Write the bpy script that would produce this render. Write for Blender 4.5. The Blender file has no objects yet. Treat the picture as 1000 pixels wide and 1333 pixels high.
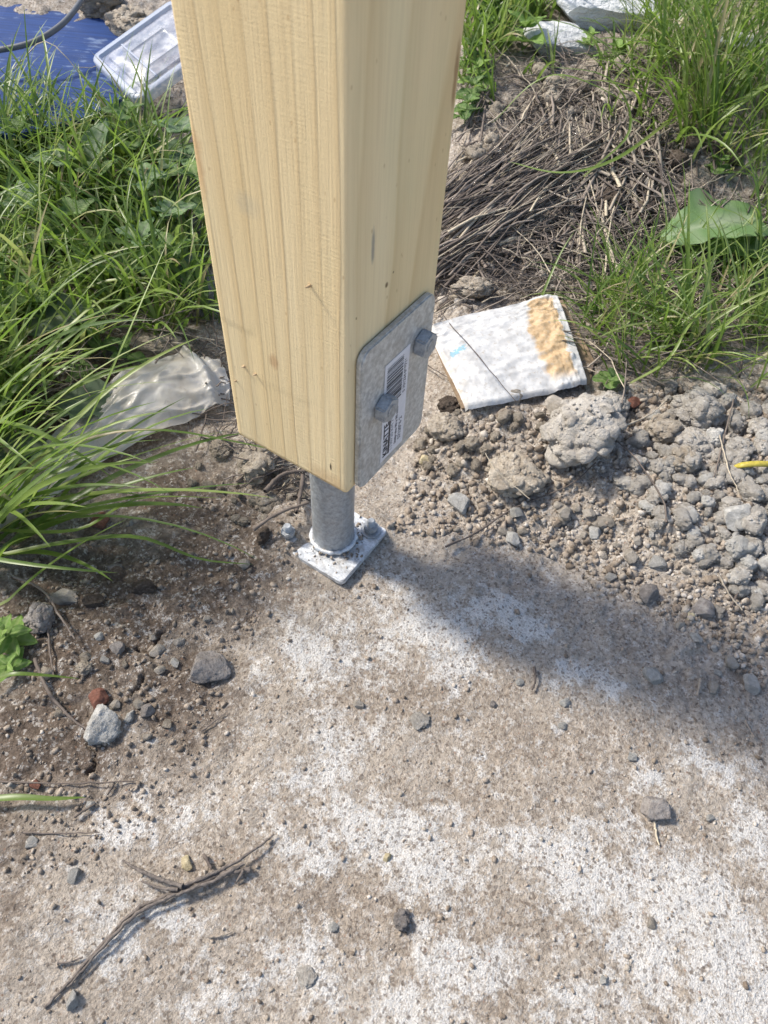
import bpy, bmesh, math, random
import numpy as np
from mathutils import Vector, Matrix

# ------------------------------------------------------------------ camera, sky, sun
scene = bpy.context.scene
col = scene.collection
CAM = np.array([0.21983, -0.290206, 0.486396])
PIT, ROLL, YAW, F = 0.886564, 0.067016, -0.53814, 953.025
FW = np.array([math.sin(YAW)*math.cos(PIT), math.cos(YAW)*math.cos(PIT), -math.sin(PIT)])
_r = np.array([math.cos(YAW), -math.sin(YAW), 0.0]); _u = np.cross(_r, FW)
R2 = math.cos(ROLL)*_r + math.sin(ROLL)*_u
U2 = -math.sin(ROLL)*_r + math.cos(ROLL)*_u
cd = bpy.data.cameras.new('camera'); cam = bpy.data.objects.new('camera', cd); col.objects.link(cam)
cam.matrix_world = Matrix(((R2[0], U2[0], -FW[0], CAM[0]), (R2[1], U2[1], -FW[1], CAM[1]),
                           (R2[2], U2[2], -FW[2], CAM[2]), (0, 0, 0, 1)))
cd.sensor_fit = 'VERTICAL'; cd.sensor_height = 34.67; cd.lens = F/1333*34.67
cd.clip_start = 0.01; cd.clip_end = 200
cd.dof.use_dof = True; cd.dof.focus_distance = 0.55; cd.dof.aperture_fstop = 17
scene.camera = cam

SUN_EL, SUN_AZ = math.radians(46), math.radians(11)     # light travels towards +x, a little +y
sd = Vector((math.cos(SUN_EL)*math.cos(SUN_AZ), math.cos(SUN_EL)*math.sin(SUN_AZ), -math.sin(SUN_EL)))
sl = bpy.data.lights.new('sun', 'SUN'); so = bpy.data.objects.new('sun', sl); col.objects.link(so)
sl.energy = 3.7; sl.angle = math.radians(8.0); sl.color = (1.0, 0.94, 0.84)
so.rotation_euler = sd.to_track_quat('-Z', 'Y').to_euler(); so.location = (-2, -.5, 3)
world = bpy.data.worlds.new('World'); scene.world = world; world.use_nodes = True
nt = world.node_tree; bg = nt.nodes['Background']
sky = nt.nodes.new('ShaderNodeTexSky'); sky.sky_type = 'NISHITA'; sky.sun_disc = False
sky.sun_elevation = SUN_EL; sky.sun_rotation = math.atan2(-sd.x, -sd.y)
sky.air_density = 1.0; sky.dust_density = 2.0
nt.links.new(sky.outputs[0], bg.inputs[0]); bg.inputs[1].default_value = 0.15
vs = scene.view_settings; vs.view_transform = 'Standard'; vs.look = 'None'
vs.exposure = 0.5; vs.gamma = 1.0; vs.use_curve_mapping = False

rng = np.random.default_rng(11)
random.seed(11)

# ------------------------------------------------------------------ numpy noise
_perm = np.random.default_rng(3).permutation(4096)
def hsh(ix, iy, k=0):
    return _perm[(_perm[(_perm[ix & 4095] + iy) & 4095] + k*131) & 4095]
_g2 = np.stack([np.cos(np.arange(4096)*2.399963), np.sin(np.arange(4096)*2.399963)], -1)
def perlin(x, y, k=0):
    xi = np.floor(x).astype(np.int64); yi = np.floor(y).astype(np.int64)
    fx = x-xi; fy = y-yi
    u = fx*fx*fx*(fx*(fx*6-15)+10); v = fy*fy*fy*(fy*(fy*6-15)+10)
    def g(a, b):
        q = _g2[hsh(xi+a, yi+b, k)]; return q[..., 0]*(fx-a)+q[..., 1]*(fy-b)
    a = g(0, 0)*(1-u)+g(1, 0)*u; b = g(0, 1)*(1-u)+g(1, 1)*u
    return (a*(1-v)+b*v)*1.5
def fbm(x, y, f, o=4, k=0, gain=.5):
    s = 0; a = 1; t = 0
    for i in range(o):
        s = s + a*perlin(x*f+i*17.3, y*f-i*9.1, k+i); t += a; a *= gain; f *= 2.03
    return s/t
def domes(x, y, cell, k, p=.8, rmin=.22, rmax=.55, flat=.8):
    """height (in metres) of half buried round crumbs scattered on a jittered grid"""
    wx = x + cell*.42*perlin(x/cell*2.3, y/cell*2.3, k+50)
    wy = y + cell*.42*perlin(x/cell*2.3+40, y/cell*2.3, k+51)
    X = wx/cell; Y = wy/cell
    xi = np.floor(X).astype(np.int64); yi = np.floor(Y).astype(np.int64)
    best = np.zeros_like(X)
    for a in (-1, 0, 1):
        for b in (-1, 0, 1):
            cx = xi+a; cy = yi+b
            h1 = hsh(cx, cy, k)/4095.; h2 = hsh(cx, cy, k+1)/4095.; h3 = hsh(cx, cy, k+2)/4095.
            h4 = hsh(cx, cy, k+3)/4095.
            r = rmin+(rmax-rmin)*h3**2
            d2 = (X-cx-h1)**2+(Y-cy-h2)**2
            hh = np.where(h4 < p, np.sqrt(np.maximum(r*r-d2, 0)), 0)
            best = np.maximum(best, hh)
    return best*cell*flat
def sstep(a, b, t):
    t = np.clip((t-a)/(b-a), 0, 1); return t*t*(3-2*t)
def ray(u, v):
    return FW + R2*(u-500)/F - U2*(v-666.5)/F
def G(u, v, z=0.):
    d = ray(u, v); t = (z-CAM[2])/d[2]; return CAM+t*d
CA, SA = .85866, .51253
def to_as(x, y): return x*CA+y*SA, -x*SA+y*CA
def from_as(a, s): return a*CA-s*SA, a*SA+s*CA

# ------------------------------------------------------------------ terrain
def macro(x, y):
    a, s = to_as(x, y)
    z = .20*np.maximum(0, s-.30) - .13*np.maximum(0, s-1.6)
    z = z*(1-.9*sstep(4, 9, s)) + 0
    q = s+.45*np.maximum(a, 0)-.085
    right = sstep(.02, .12, a)
    z = z + .034*sstep(0, .13, q)*right*(1-.45*sstep(.22, .36, s))
    z = z + .032*np.exp(-(((a-.26)/.32)**2+((s-.62)/.22)**2))
    z = z + .05*np.exp(-(((a-.62)/.25)**2+((s-.70)/.25)**2))
    left = 1-sstep(-.16, -.05, a)
    z = z + .012*left*sstep(.02, .2, s) + .004*left
    z = z + .016*np.exp(-(((a+.07)/.035)**2+((s-.10)/.04)**2))
    z = z + .0125*np.exp(-(((x+.037)/.0245)**2+((y+.014)/.032)**2)**1.7) + .006*np.exp(-(((x-.012)/.03)**2+((y-.036)/.010)**2)**1.5)
    z = z - .03*sstep(-.25, -.6, a)*0
    return z

_ts = np.linspace(.3, 3.2, 1200)
def P0(u, v):                                    # quick ground point on the smooth terrain
    d = ray(u, v); q = CAM+_ts[:, None]*d
    b = q[:, 2] < macro(q[:, 0], q[:, 1])+.003; i = int(np.argmax(b)) if b.any() else 900; return q[i]
def blobs(lst):
    out = []
    for (u, v, ru, rv, st) in lst:
        c = P0(u, v)[:2]; e1 = P0(u+ru, v)[:2]-c; e2 = P0(u, v-rv)[:2]-c
        out.append((c, np.linalg.inv(np.array([e1, e2]).T), st))
    return out
def eval_blobs(bl, x, y):
    m = np.zeros_like(x)
    for c, iv, st in bl:
        dx = x-c[0]; dy = y-c[1]
        a = iv[0, 0]*dx+iv[0, 1]*dy; b = iv[1, 0]*dx+iv[1, 1]*dy
        m = np.maximum(m, st*np.exp(-(a*a+b*b)*.8))
    return m
LIME = blobs([(420, 830, 90, 60, .62), (560, 815, 55, 45, .95), (500, 790, 50, 40, .6), (648, 795, 48, 20, .9), (690, 822, 30, 16, .95),
    (600, 860, 45, 30, .7), (755, 880, 40, 14, .85), (800, 892, 35, 12, .9), (905, 975, 30, 18, 1.0), (945, 1000, 35, 18, .8), (340, 865, 30, 35, .75), (330, 930, 30, 60, .6),
    (430, 960, 70, 45, .55), (400, 1000, 80, 50, .6), (500, 1080, 110, 40, .85), (440, 1095, 60, 40, .8), (560, 1135, 60, 35, .8),
    (700, 1105, 80, 40, .95), (770, 1145, 90, 45, 1.0), (660, 1080, 40, 25, .8), (860, 1015, 40, 25, .9), (880, 1170, 80, 50, .95),
    (950, 1240, 70, 60, 1.0), (840, 1240, 60, 50, .8), (620, 1255, 70, 35, .85), (160, 1070, 45, 25, .85), (80, 1120, 22, 22, .95),
    (245, 1050, 40, 35, .7), (110, 1190, 60, 40, .6), (140, 1230, 50, 35, .7), (420, 1260, 50, 40, .8), (230, 1200, 50, 30, .6), (560, 1310, 60, 25, .7), (300, 1290, 60, 40, .75),
    (960, 1310, 80, 30, .9), (720, 1310, 60, 30, .6), (190, 1030, 16, 30, .8), (800, 1080, 60, 30, .6), (980, 1090, 50, 50, .6), (460, 730, 50, 18, .4), (370, 790, 50, 30, .45)])
DARK_SHADE = blobs([(100, 800, 170, 150, 1.0), (260, 740, 130, 80, 1.0), (60, 960, 130, 90, .95), (230, 900, 100, 100, .8), (250, 650, 110, 60, 1.0),  # soft shade over the left soil, painted in as darker ground colour
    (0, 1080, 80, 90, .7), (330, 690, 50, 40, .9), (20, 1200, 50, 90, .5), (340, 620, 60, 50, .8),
    (100, 300, 260, 200, 1.), (300, 60, 300, 60, .9), (760, 60, 260, 70, .85), (950, 300, 120, 90, .9), (60, 520, 200, 110, 1.), (720, 300, 160, 100, .8), (640, 370, 120, 40, .9), (700, 460, 120, 60, .9), (900, 380, 160, 80, .9), (950, 150, 200, 120, .8), (640, 60, 80, 80, .9),  # dark brown ground further back, under grass and stalks
    (820, 840, 90, 45, .35), (930, 890, 90, 50, .45), (960, 960, 60, 30, .4)])  # extra darkening painted where the post's shadow falls
BROWN = blobs([(560, 900, 110, 40, .8), (700, 960, 90, 50, .7), (840, 970, 60, 30, .4), (640, 1040, 100, 30, .55), (560, 1190, 120, 40, .6),
    (430, 1170, 70, 50, .6), (270, 1130, 70, 40, .5), (720, 1200, 60, 30, .6), (660, 1290, 50, 40, .5), (480, 860, 70, 30, .5), (860, 1100, 60, 25, .5), (940, 1150, 50, 30, .4)])
BERM = blobs([(850, 620, 200, 120, 1.0), (1000, 640, 160, 150, 1.0), (700, 620, 120, 80, .9), (580, 570, 70, 60, .9), (600, 640, 60, 40, .6), (330, 610, 50, 45, .5)])
PITS = blobs([(100, 690, 60, 20, .5), (700, 480, 80, 20, .6)])
CRACKS = [[(612, 625), (618, 645), (638, 668), (668, 670), (685, 682), (718, 689), (742, 683), (756, 671)],
          [(770, 738), (792, 757), (812, 762), (824, 748), (822, 733)],
          [(178, 847), (198, 853), (207, 838), (212, 824)], [(168, 908), (182, 898), (188, 884)],
          [(290, 640), (330, 662), (362, 660)], [(196, 853), (204, 872)], [(120, 1010), (126, 985), (118, 968)]]
CRK = [np.array([G(u, v, .015 if u > 560 else 0)[:2] for u, v in c]) for c in CRACKS]

def seg_dist(x, y, pl):
    d = np.full_like(x, 9.)
    for i in range(len(pl)-1):
        p, q = pl[i], pl[i+1]; e = q-p; L = e@e
        t = np.clip(((x-p[0])*e[0]+(y-p[1])*e[1])/L, 0, 1)
        d = np.minimum(d, np.hypot(x-p[0]-t*e[0], y-p[1]-t*e[1]))
    return d

def full(x, y, attrs=False):
    x = np.asarray(x, float); y = np.asarray(y, float)
    a, s = to_as(x, y)
    z0 = macro(x, y)
    dark_shade = eval_blobs(DARK_SHADE, x, y); berm = eval_blobs(BERM, x, y)
    wx = x+.020*fbm(x, y, 22, 4, 141, .6)+.007*fbm(x, y, 90, 3, 143); wy = y+.020*fbm(x, y, 22, 4, 151, .6)+.007*fbm(x, y, 90, 3, 153)
    lime = eval_blobs(LIME, wx, wy); brown = eval_blobs(BROWN, wx, wy)
    da, db = x*.83-y*.56, x*.56+y*.83                        # wash marks running down to the right
    wash = fbm(da*.38, db*1.25, 34, 5, 161, .62)
    lime = np.clip(lime*.85+.10*(1-dark_shade)+.42*wash, 0, 1.1)
    n1 = fbm(x, y, 9, 4, 5)
    far = sstep(.16, .3, s)                                   # rough garden soil further back
    nn = fbm(x, y, 30, 3, 9)
    rough = np.clip(np.maximum(np.maximum(dark_shade*1.0, berm*1.3), far*1.2)+nn*.5, 0, 1.5)
    slab = np.clip(1-rough, 0, 1)
    z = z0 + n1*(.0035+.008*rough) + fbm(x, y, 60, 3, 21)*(.0012+.004*rough)
    d1 = domes(x, y, .021, 7, .75)
    d2 = domes(x, y, .011, 17, .8)
    d3 = domes(x, y, .0058, 27, .75)
    d4 = domes(x, y, .0034, 37, .6)
    bf = np.clip(berm+far*.8, 0, 1)
    pat = sstep(-.25, .35, fbm(x, y, 22, 3, 61))
    crumb = d1*bf*.75*pat + d2*(.15*dark_shade+.8*bf)*1.0 + d3*np.clip(.4*dark_shade+.9*bf+.03+.12*brown, 0, 1)*sstep(-.35, .3, fbm(x, y, 35, 2, 71)) \
        + d4*np.clip(.22+.4*dark_shade+.6*bf+.25*brown-.15*lime, 0, 1)*.8*sstep(-.4, .35, fbm(x, y, 50, 2, 81))
    z = z + crumb
    pit = domes(x, y, .017, 97, .25, .08, .22, .5)
    z = z - pit*.5*(1-rough.clip(0, 1))
    # dry crumbly skin standing proud on the limed patches
    lm = .9*sstep(.05, .85, lime + .30*fbm(x, y, 75, 4, 33, .65) + .34*fbm(x, y, 16, 4, 35, .6) - .55*dark_shade*(lime < .7))
    z = z + lm*.0005
    for c in CRK:
        w = np.hypot(x-c[:, 0].mean(), y-c[:, 1].mean()) < .12
        if w.any():
            xs, ys = x[w], y[w]
            d = seg_dist(xs+.0022*perlin(xs*160, ys*160, 3)+.0035*perlin(xs*55, ys*55, 4), ys+.0022*perlin(xs*160+9, ys*160, 3), c)
            z[w] = z[w] - .0055*(1-sstep(.0003, .0017, d))*sstep(-.5, .1, perlin(xs*90, ys*90, 8)+.25)
    if attrs:
        tone = fbm(x, y, 12, 5, 91, .6)
        return z, lm, dark_shade, np.clip(bf, 0, 1), brown, crumb, tone
    return z
def H(x, y):
    return float(full(np.array([x]), np.array([y]))[0])
_ts = np.linspace(.3, 3.2, 1200)
def P(u, v, lift=0.):
    """point of the ground seen at photo pixel (u, v)"""
    d = ray(u, v); q = CAM+_ts[:, None]*d
    below = q[:, 2]-lift < macro(q[:, 0], q[:, 1])
    i = int(np.argmax(below)) if below.any() else 900
    p = q[i]
    for _ in range(2):
        h = H(p[0], p[1])+lift
        t = (h-CAM[2])/d[2]; p2 = CAM+t*d
        p = p*.35+p2*.65
    return np.array([p[0], p[1], H(p[0], p[1])+lift])
def mpp(p):                                   # metres per photo pixel at p
    return float((p-CAM)@FW)/F

# ------------------------------------------------------------------ object helpers
def mesh_from(name, V, faces=None, quads=None, tris=None, smooth=True):
    me = bpy.data.meshes.new(name)
    V = np.asarray(V, np.float32)
    if faces is not None:
        me.from_pydata(V.tolist(), [], faces)
    else:
        arrs = []; 
        nq = 0 if quads is None else len(quads); ntr = 0 if tris is None else len(tris)
        me.vertices.add(len(V)); me.vertices.foreach_set('co', V.ravel())
        idx = []
        if nq: idx.append(np.asarray(quads, np.int32).ravel())
        if ntr: idx.append(np.asarray(tris, np.int32).ravel())
        idx = np.concatenate(idx)
        me.loops.add(len(idx)); me.loops.foreach_set('vertex_index', idx)
        starts = np.concatenate([np.arange(nq)*4, nq*4+np.arange(ntr)*3]).astype(np.int32)
        me.polygons.add(nq+ntr); me.polygons.foreach_set('loop_start', starts)
        me.update(calc_edges=True)
    if smooth: me.polygons.foreach_set('use_smooth', np.ones(len(me.polygons), bool))
    me.update()
    return me
def attr(me, name, vals):
    a = me.attributes.new(name, 'FLOAT', 'POINT'); a.data.foreach_set('value', np.asarray(vals, np.float32).ravel())
def tag(o, label=None, cat=None, group=None, kind=None):
    if label: o['label'] = label
    if cat: o['category'] = cat
    if group: o['group'] = group
    if kind: o['kind'] = kind
    return o
def link(name, me, mat=None, parent=None, loc=None):
    o = bpy.data.objects.new(name, me)
    if mat is not None:
        if not me.materials: me.materials.append(mat)
    col.objects.link(o)
    if parent is not None: o.parent = parent
    if loc is not None: o.location = loc
    return o
def empty(name, loc):
    o = bpy.data.objects.new(name, None); col.objects.link(o); o.location = loc; o.empty_display_size = .02
    return o
def child_world(name, me, mat, parent):
    """mesh given in world coordinates, parent an unrotated Empty"""
    me.transform(Matrix.Translation(-parent.location)); return link(name, me, mat, parent)

# ------------------------------------------------------------------ materials
class NT:
    def __init__(s, name):
        s.m = bpy.data.materials.new(name); s.m.use_nodes = True; s.t = s.m.node_tree
        s.b = s.t.nodes['Principled BSDF']; s.out = s.t.nodes['Material Output']
    def n(s, typ, **kw):
        x = s.t.nodes.new(typ)
        for k, v in kw.items():
            if k.startswith('i_'):
                kk = k[2:]; kk = int(kk) if kk.isdigit() else kk.replace('_', ' ')
                if isinstance(v, bpy.types.NodeSocket): s.t.links.new(v, x.inputs[kk])
                else: x.inputs[kk].default_value = v
            else: setattr(x, k, v)
        return x
    def math(s, op, a, b=None, clamp=False, c=None):
        x = s.n('ShaderNodeMath', operation=op, use_clamp=clamp)
        for i, q in enumerate((a, b, c)):
            if q is None: continue
            if isinstance(q, bpy.types.NodeSocket): s.t.links.new(q, x.inputs[i])
            else: x.inputs[i].default_value = q
        return x.outputs[0]
    def mix(s, f, a, b, mode='MIX'):
        x = s.n('ShaderNodeMix', data_type='RGBA', blend_type=mode)
        for i, q in ((0, f), (6, a), (7, b)):
            if isinstance(q, bpy.types.NodeSocket): s.t.links.new(q, x.inputs[i])
            elif i == 0: x.inputs[0].default_value = q
            else: x.inputs[i].default_value = tuple(q)+(1,) if len(q) == 3 else q
        return x.outputs[2]
    def obj(s): return s.n('ShaderNodeTexCoord').outputs['Object']
    def at(s, name): return s.n('ShaderNodeAttribute', attribute_name=name).outputs['Fac']
    def noise(s, vec, sc, det=4, rough=.5, dist=0):
        return s.n('ShaderNodeTexNoise', i_Vector=vec, i_Scale=sc, i_Detail=det, i_Roughness=rough, i_Distortion=dist).outputs['Fac']
    def map(s, v, scale=(1, 1, 1), loc=(0, 0, 0), rot=(0, 0, 0)):
        return s.n('ShaderNodeMapping', i_Vector=v, i_Scale=scale, i_Location=loc, i_Rotation=rot).outputs[0]
    def ramp(s, f, stops, interp='LINEAR'):
        x = s.n('ShaderNodeValToRGB'); s.t.links.new(f, x.inputs[0]); cr = x.color_ramp; cr.interpolation = interp
        while len(cr.elements) < len(stops): cr.elements.new(.5)
        for e, (p, c) in zip(cr.elements, stops):
            e.position = p; e.color = tuple(c)+(1,) if len(c) == 3 else c
        return x.outputs[0]
    def rr(s, f, a, b, c=0, d=1):
        return s.n('ShaderNodeMapRange', i_0=f, i_1=a, i_2=b, i_3=c, i_4=d).outputs[0]
    def set(s, k, v):
        if isinstance(v, bpy.types.NodeSocket): s.t.links.new(v, s.b.inputs[k])
        elif k == 'Base Color': s.b.inputs[k].default_value = tuple(v)+(1,) if len(v) == 3 else v
        else: s.b.inputs[k].default_value = v
    def bump(s, h, dist=.001, st=1., prev=None):
        x = s.n('ShaderNodeBump', i_Height=h, i_Distance=dist, i_Strength=st)
        if prev is not None: s.t.links.new(prev, x.inputs['Normal'])
        s.t.links.new(x.outputs[0], s.b.inputs['Normal']); return x.outputs[0]

def ground_mat():
    g = NT('ground_soil'); v = g.obj()
    lime, dark_shade, berm, brown, crumb, tone = [g.at(k) for k in ('lime', 'dark_shade', 'berm', 'brown', 'crumb', 'tone')]
    n_f = g.noise(v, 900, 3, .7); n_m = g.noise(v, 260, 4, .7); n_l = g.noise(v, 60, 4, .6)
    tan = g.ramp(n_m, [(.30, (.33, .27, .21)), (.5, (.46, .39, .32)), (.68, (.56, .49, .415))])
    tan2 = g.mix(g.rr(tone, -.35, .35), tan, g.mix(.55, tan, (.54, .475, .40)))
    brn = g.ramp(n_m, [(.3, (.25, .195, .145)), (.55, (.38, .31, .245)), (.72, (.47, .40, .33))])
    c = g.mix(g.math('MULTIPLY', brown, 1., True), tan2, brn)
    dark_soil = g.ramp(n_m, [(.32, (.085, .063, .048)), (.52, (.175, .135, .105)), (.7, (.29, .235, .19))])  # dark soil colours, also used for the painted shade
    dark_f = g.math('ADD', dark_shade, g.math('MULTIPLY', g.math('SUBTRACT', n_l, .5), .9))
    c = g.mix(g.rr(dark_f, .25, .8), c, dark_soil)
    dry = g.ramp(n_m, [(.3, (.32, .275, .225)), (.5, (.50, .44, .375)), (.7, (.66, .60, .53))])
    c = g.mix(g.math('MULTIPLY', berm, .8), c, dry)
    vo = g.n('ShaderNodeTexVoronoi', i_Vector=v, i_Scale=520., i_Randomness=1.)
    vcol = g.n('ShaderNodeSeparateColor', i_0=vo.outputs['Color'])
    vary = g.rr(vcol.outputs[0], 0, 1, .84, 1.14)
    c = g.mix(1., c, g.n('ShaderNodeCombineColor', i_0=vary, i_1=vary, i_2=vary).outputs[0], 'MULTIPLY')
    lcol = g.ramp(n_f, [(.3, (.50, .46, .41)), (.5, (.76, .73, .69)), (.7, (.86, .84, .80))])
    n_p = g.noise(v, 130, 5, .72)
    lf = g.math('ADD', lime, g.math('ADD', g.math('MULTIPLY', g.math('SUBTRACT', n_p, .5), 3.4), g.math('MULTIPLY', g.math('SUBTRACT', n_f, .5), 1.5)))
    c = g.mix(g.math('MULTIPLY', g.rr(lf, .2, .85), .95), c, lcol)
    # fine dust of lime and dark grit everywhere
    c = g.mix(g.math('MULTIPLY', g.math('GREATER_THAN', vcol.outputs[1], .95), .55), c, (.64, .60, .55))
    c = g.mix(g.math('MULTIPLY', g.math('GREATER_THAN', vcol.outputs[2], .94), .6), c, (.14, .105, .08))
    vo3 = g.n('ShaderNodeTexVoronoi', i_Vector=v, i_Scale=800., i_Randomness=1.)
    v3 = g.n('ShaderNodeSeparateColor', i_0=vo3.outputs['Color'])
    c = g.mix(g.math('MULTIPLY', g.math('GREATER_THAN', v3.outputs[0], .9), .5), c, (.16, .12, .09))
    c = g.mix(g.math('MULTIPLY', g.math('GREATER_THAN', v3.outputs[2], .995), .5), c, (.36, .20, .13))
    g.set('Base Color', c); g.set('Roughness', .93); g.set('Specular IOR Level', .2)
    bh = g.math('ADD', g.math('MULTIPLY', n_f, .5), g.math('ADD', g.math('MULTIPLY', n_m, 1.), g.math('MULTIPLY', vo3.outputs['Distance'], -.25)))
    gm = g.noise(v, 420, 5, .75)
    bh = g.math('ADD', bh, g.math('MULTIPLY', gm, 1.3))
    g.bump(bh, .0022, 1.)
    return g.m

def lump_mat(name, lo, mid, hi, sc=300, bump=.0008, rough=.95):
    g = NT(name); v = g.obj()
    rnd = g.n('ShaderNodeObjectInfo').outputs['Random']
    vv = g.n('ShaderNodeVectorMath', operation='ADD', i_0=v)
    cx = g.n('ShaderNodeCombineXYZ', i_0=g.math('MULTIPLY', rnd, 37.)); g.t.links.new(cx.outputs[0], vv.inputs[1])
    v = vv.outputs[0]; sc = sc*.014
    n = g.noise(v, sc, 6, .72); n2 = g.noise(v, sc*4, 4, .7); n3 = g.noise(v, sc*.4, 2, .5)
    c = g.ramp(n, [(.3, lo), (.5, mid), (.7, hi)])
    k = g.rr(rnd, 0, 1, .78, 1.15)
    c = g.mix(1., c, g.n('ShaderNodeCombineColor', i_0=k, i_1=k, i_2=k).outputs[0], 'MULTIPLY')
    c = g.mix(g.rr(n3, .45, .7, 0, .4), c, tuple(q*.7 for q in lo))
    g.set('Base Color', c); g.set('Roughness', rough); g.set('Specular IOR Level', .25)
    g.bump(g.math('ADD', n, g.math('MULTIPLY', n2, .9)), bump*2.8, 1.)
    return g.m

def blade_mat(name='grass_blade', tr=.45):
    g = NT(name); h = g.at('hue'); t = g.at('along')
    c = g.ramp(h, [(0, (.055, .11, .02)), (.35, (.13, .21, .035)), (.7, (.23, .32, .065)), (.88, (.34, .40, .14)), (.95, (.42, .36, .19)), (1, (.36, .27, .16))])
    c = g.mix(g.rr(t, .0, .22, .55, 0), c, (.30, .30, .14))
    st = g.noise(g.map(g.n('ShaderNodeTexCoord').outputs['Object'], (1, 1, 1)), 500, 2)
    c = g.mix(g.rr(st, .3, .8, 0, .25), c, (.30, .38, .14))
    g.set('Base Color', c); g.set('Roughness', .38); g.set('Specular IOR Level', .55)
    tl = g.n('ShaderNodeBsdfTranslucent'); g.t.links.new(g.mix(.5, c, (.25, .42, .05)), tl.inputs[0])
    mx = g.n('ShaderNodeMixShader'); mx.inputs[0].default_value = tr
    g.t.links.new(g.b.outputs[0], mx.inputs[1]); g.t.links.new(tl.outputs[0], mx.inputs[2]); g.t.links.new(mx.outputs[0], g.out.inputs[0])
    return g.m
def leaf_mat(name, dark, light, vein=(.35, .42, .2), rough=.45):
    g = NT(name); v = g.obj(); t = g.at('mid'); rnd = g.n('ShaderNodeObjectInfo').outputs['Random']
    n = g.noise(v, 180, 4, .6)
    f = g.math('ADD', g.math('MULTIPLY', n, .7), g.math('MULTIPLY', rnd, .4))
    c = g.mix(g.rr(f, .25, .8), dark, light)
    c = g.mix(g.math('MULTIPLY', t, .6), c, vein)
    g.set('Base Color', c); g.set('Roughness', rough); g.set('Specular IOR Level', .5)
    g.bump(n, .0008, .7)
    tl = g.n('ShaderNodeBsdfTranslucent'); g.t.links.new(c, tl.inputs[0])
    mx = g.n('ShaderNodeMixShader'); mx.inputs[0].default_value = .3
    g.t.links.new(g.b.outputs[0], mx.inputs[1]); g.t.links.new(tl.outputs[0], mx.inputs[2]); g.t.links.new(mx.outputs[0], g.out.inputs[0])
    return g.m
def straw_mat(name='dry_stalk'):
    g = NT(name); h = g.at('hue'); v = g.obj()
    c = g.ramp(h, [(0, (.06, .048, .042)), (.4, (.15, .12, .10)), (.65, (.27, .225, .19)), (.85, (.42, .36, .28)), (1, (.58, .50, .37))])
    n = g.noise(v, 400, 3, .6)
    c = g.mix(g.rr(n, .35, .75, 0, .5), c, (.10, .075, .06))
    g.set('Base Color', c); g.set('Roughness', .8); g.bump(n, .0006, .8)
    return g.m
def plain(name, c, rough=.6, metal=0., spec=.5, nsc=None, var=.25, bump=0.):
    g = NT(name); g.set('Roughness', rough); g.set('Metallic', metal); g.set('Specular IOR Level', spec)
    n = g.noise(g.obj(), nsc or 120, 4, .6)
    g.set('Base Color', g.mix(g.rr(n, .35, .7, 0, 1), tuple(q*(1-var) for q in c), c))
    if bump: g.bump(n, bump, 1.)
    return g.m
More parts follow.
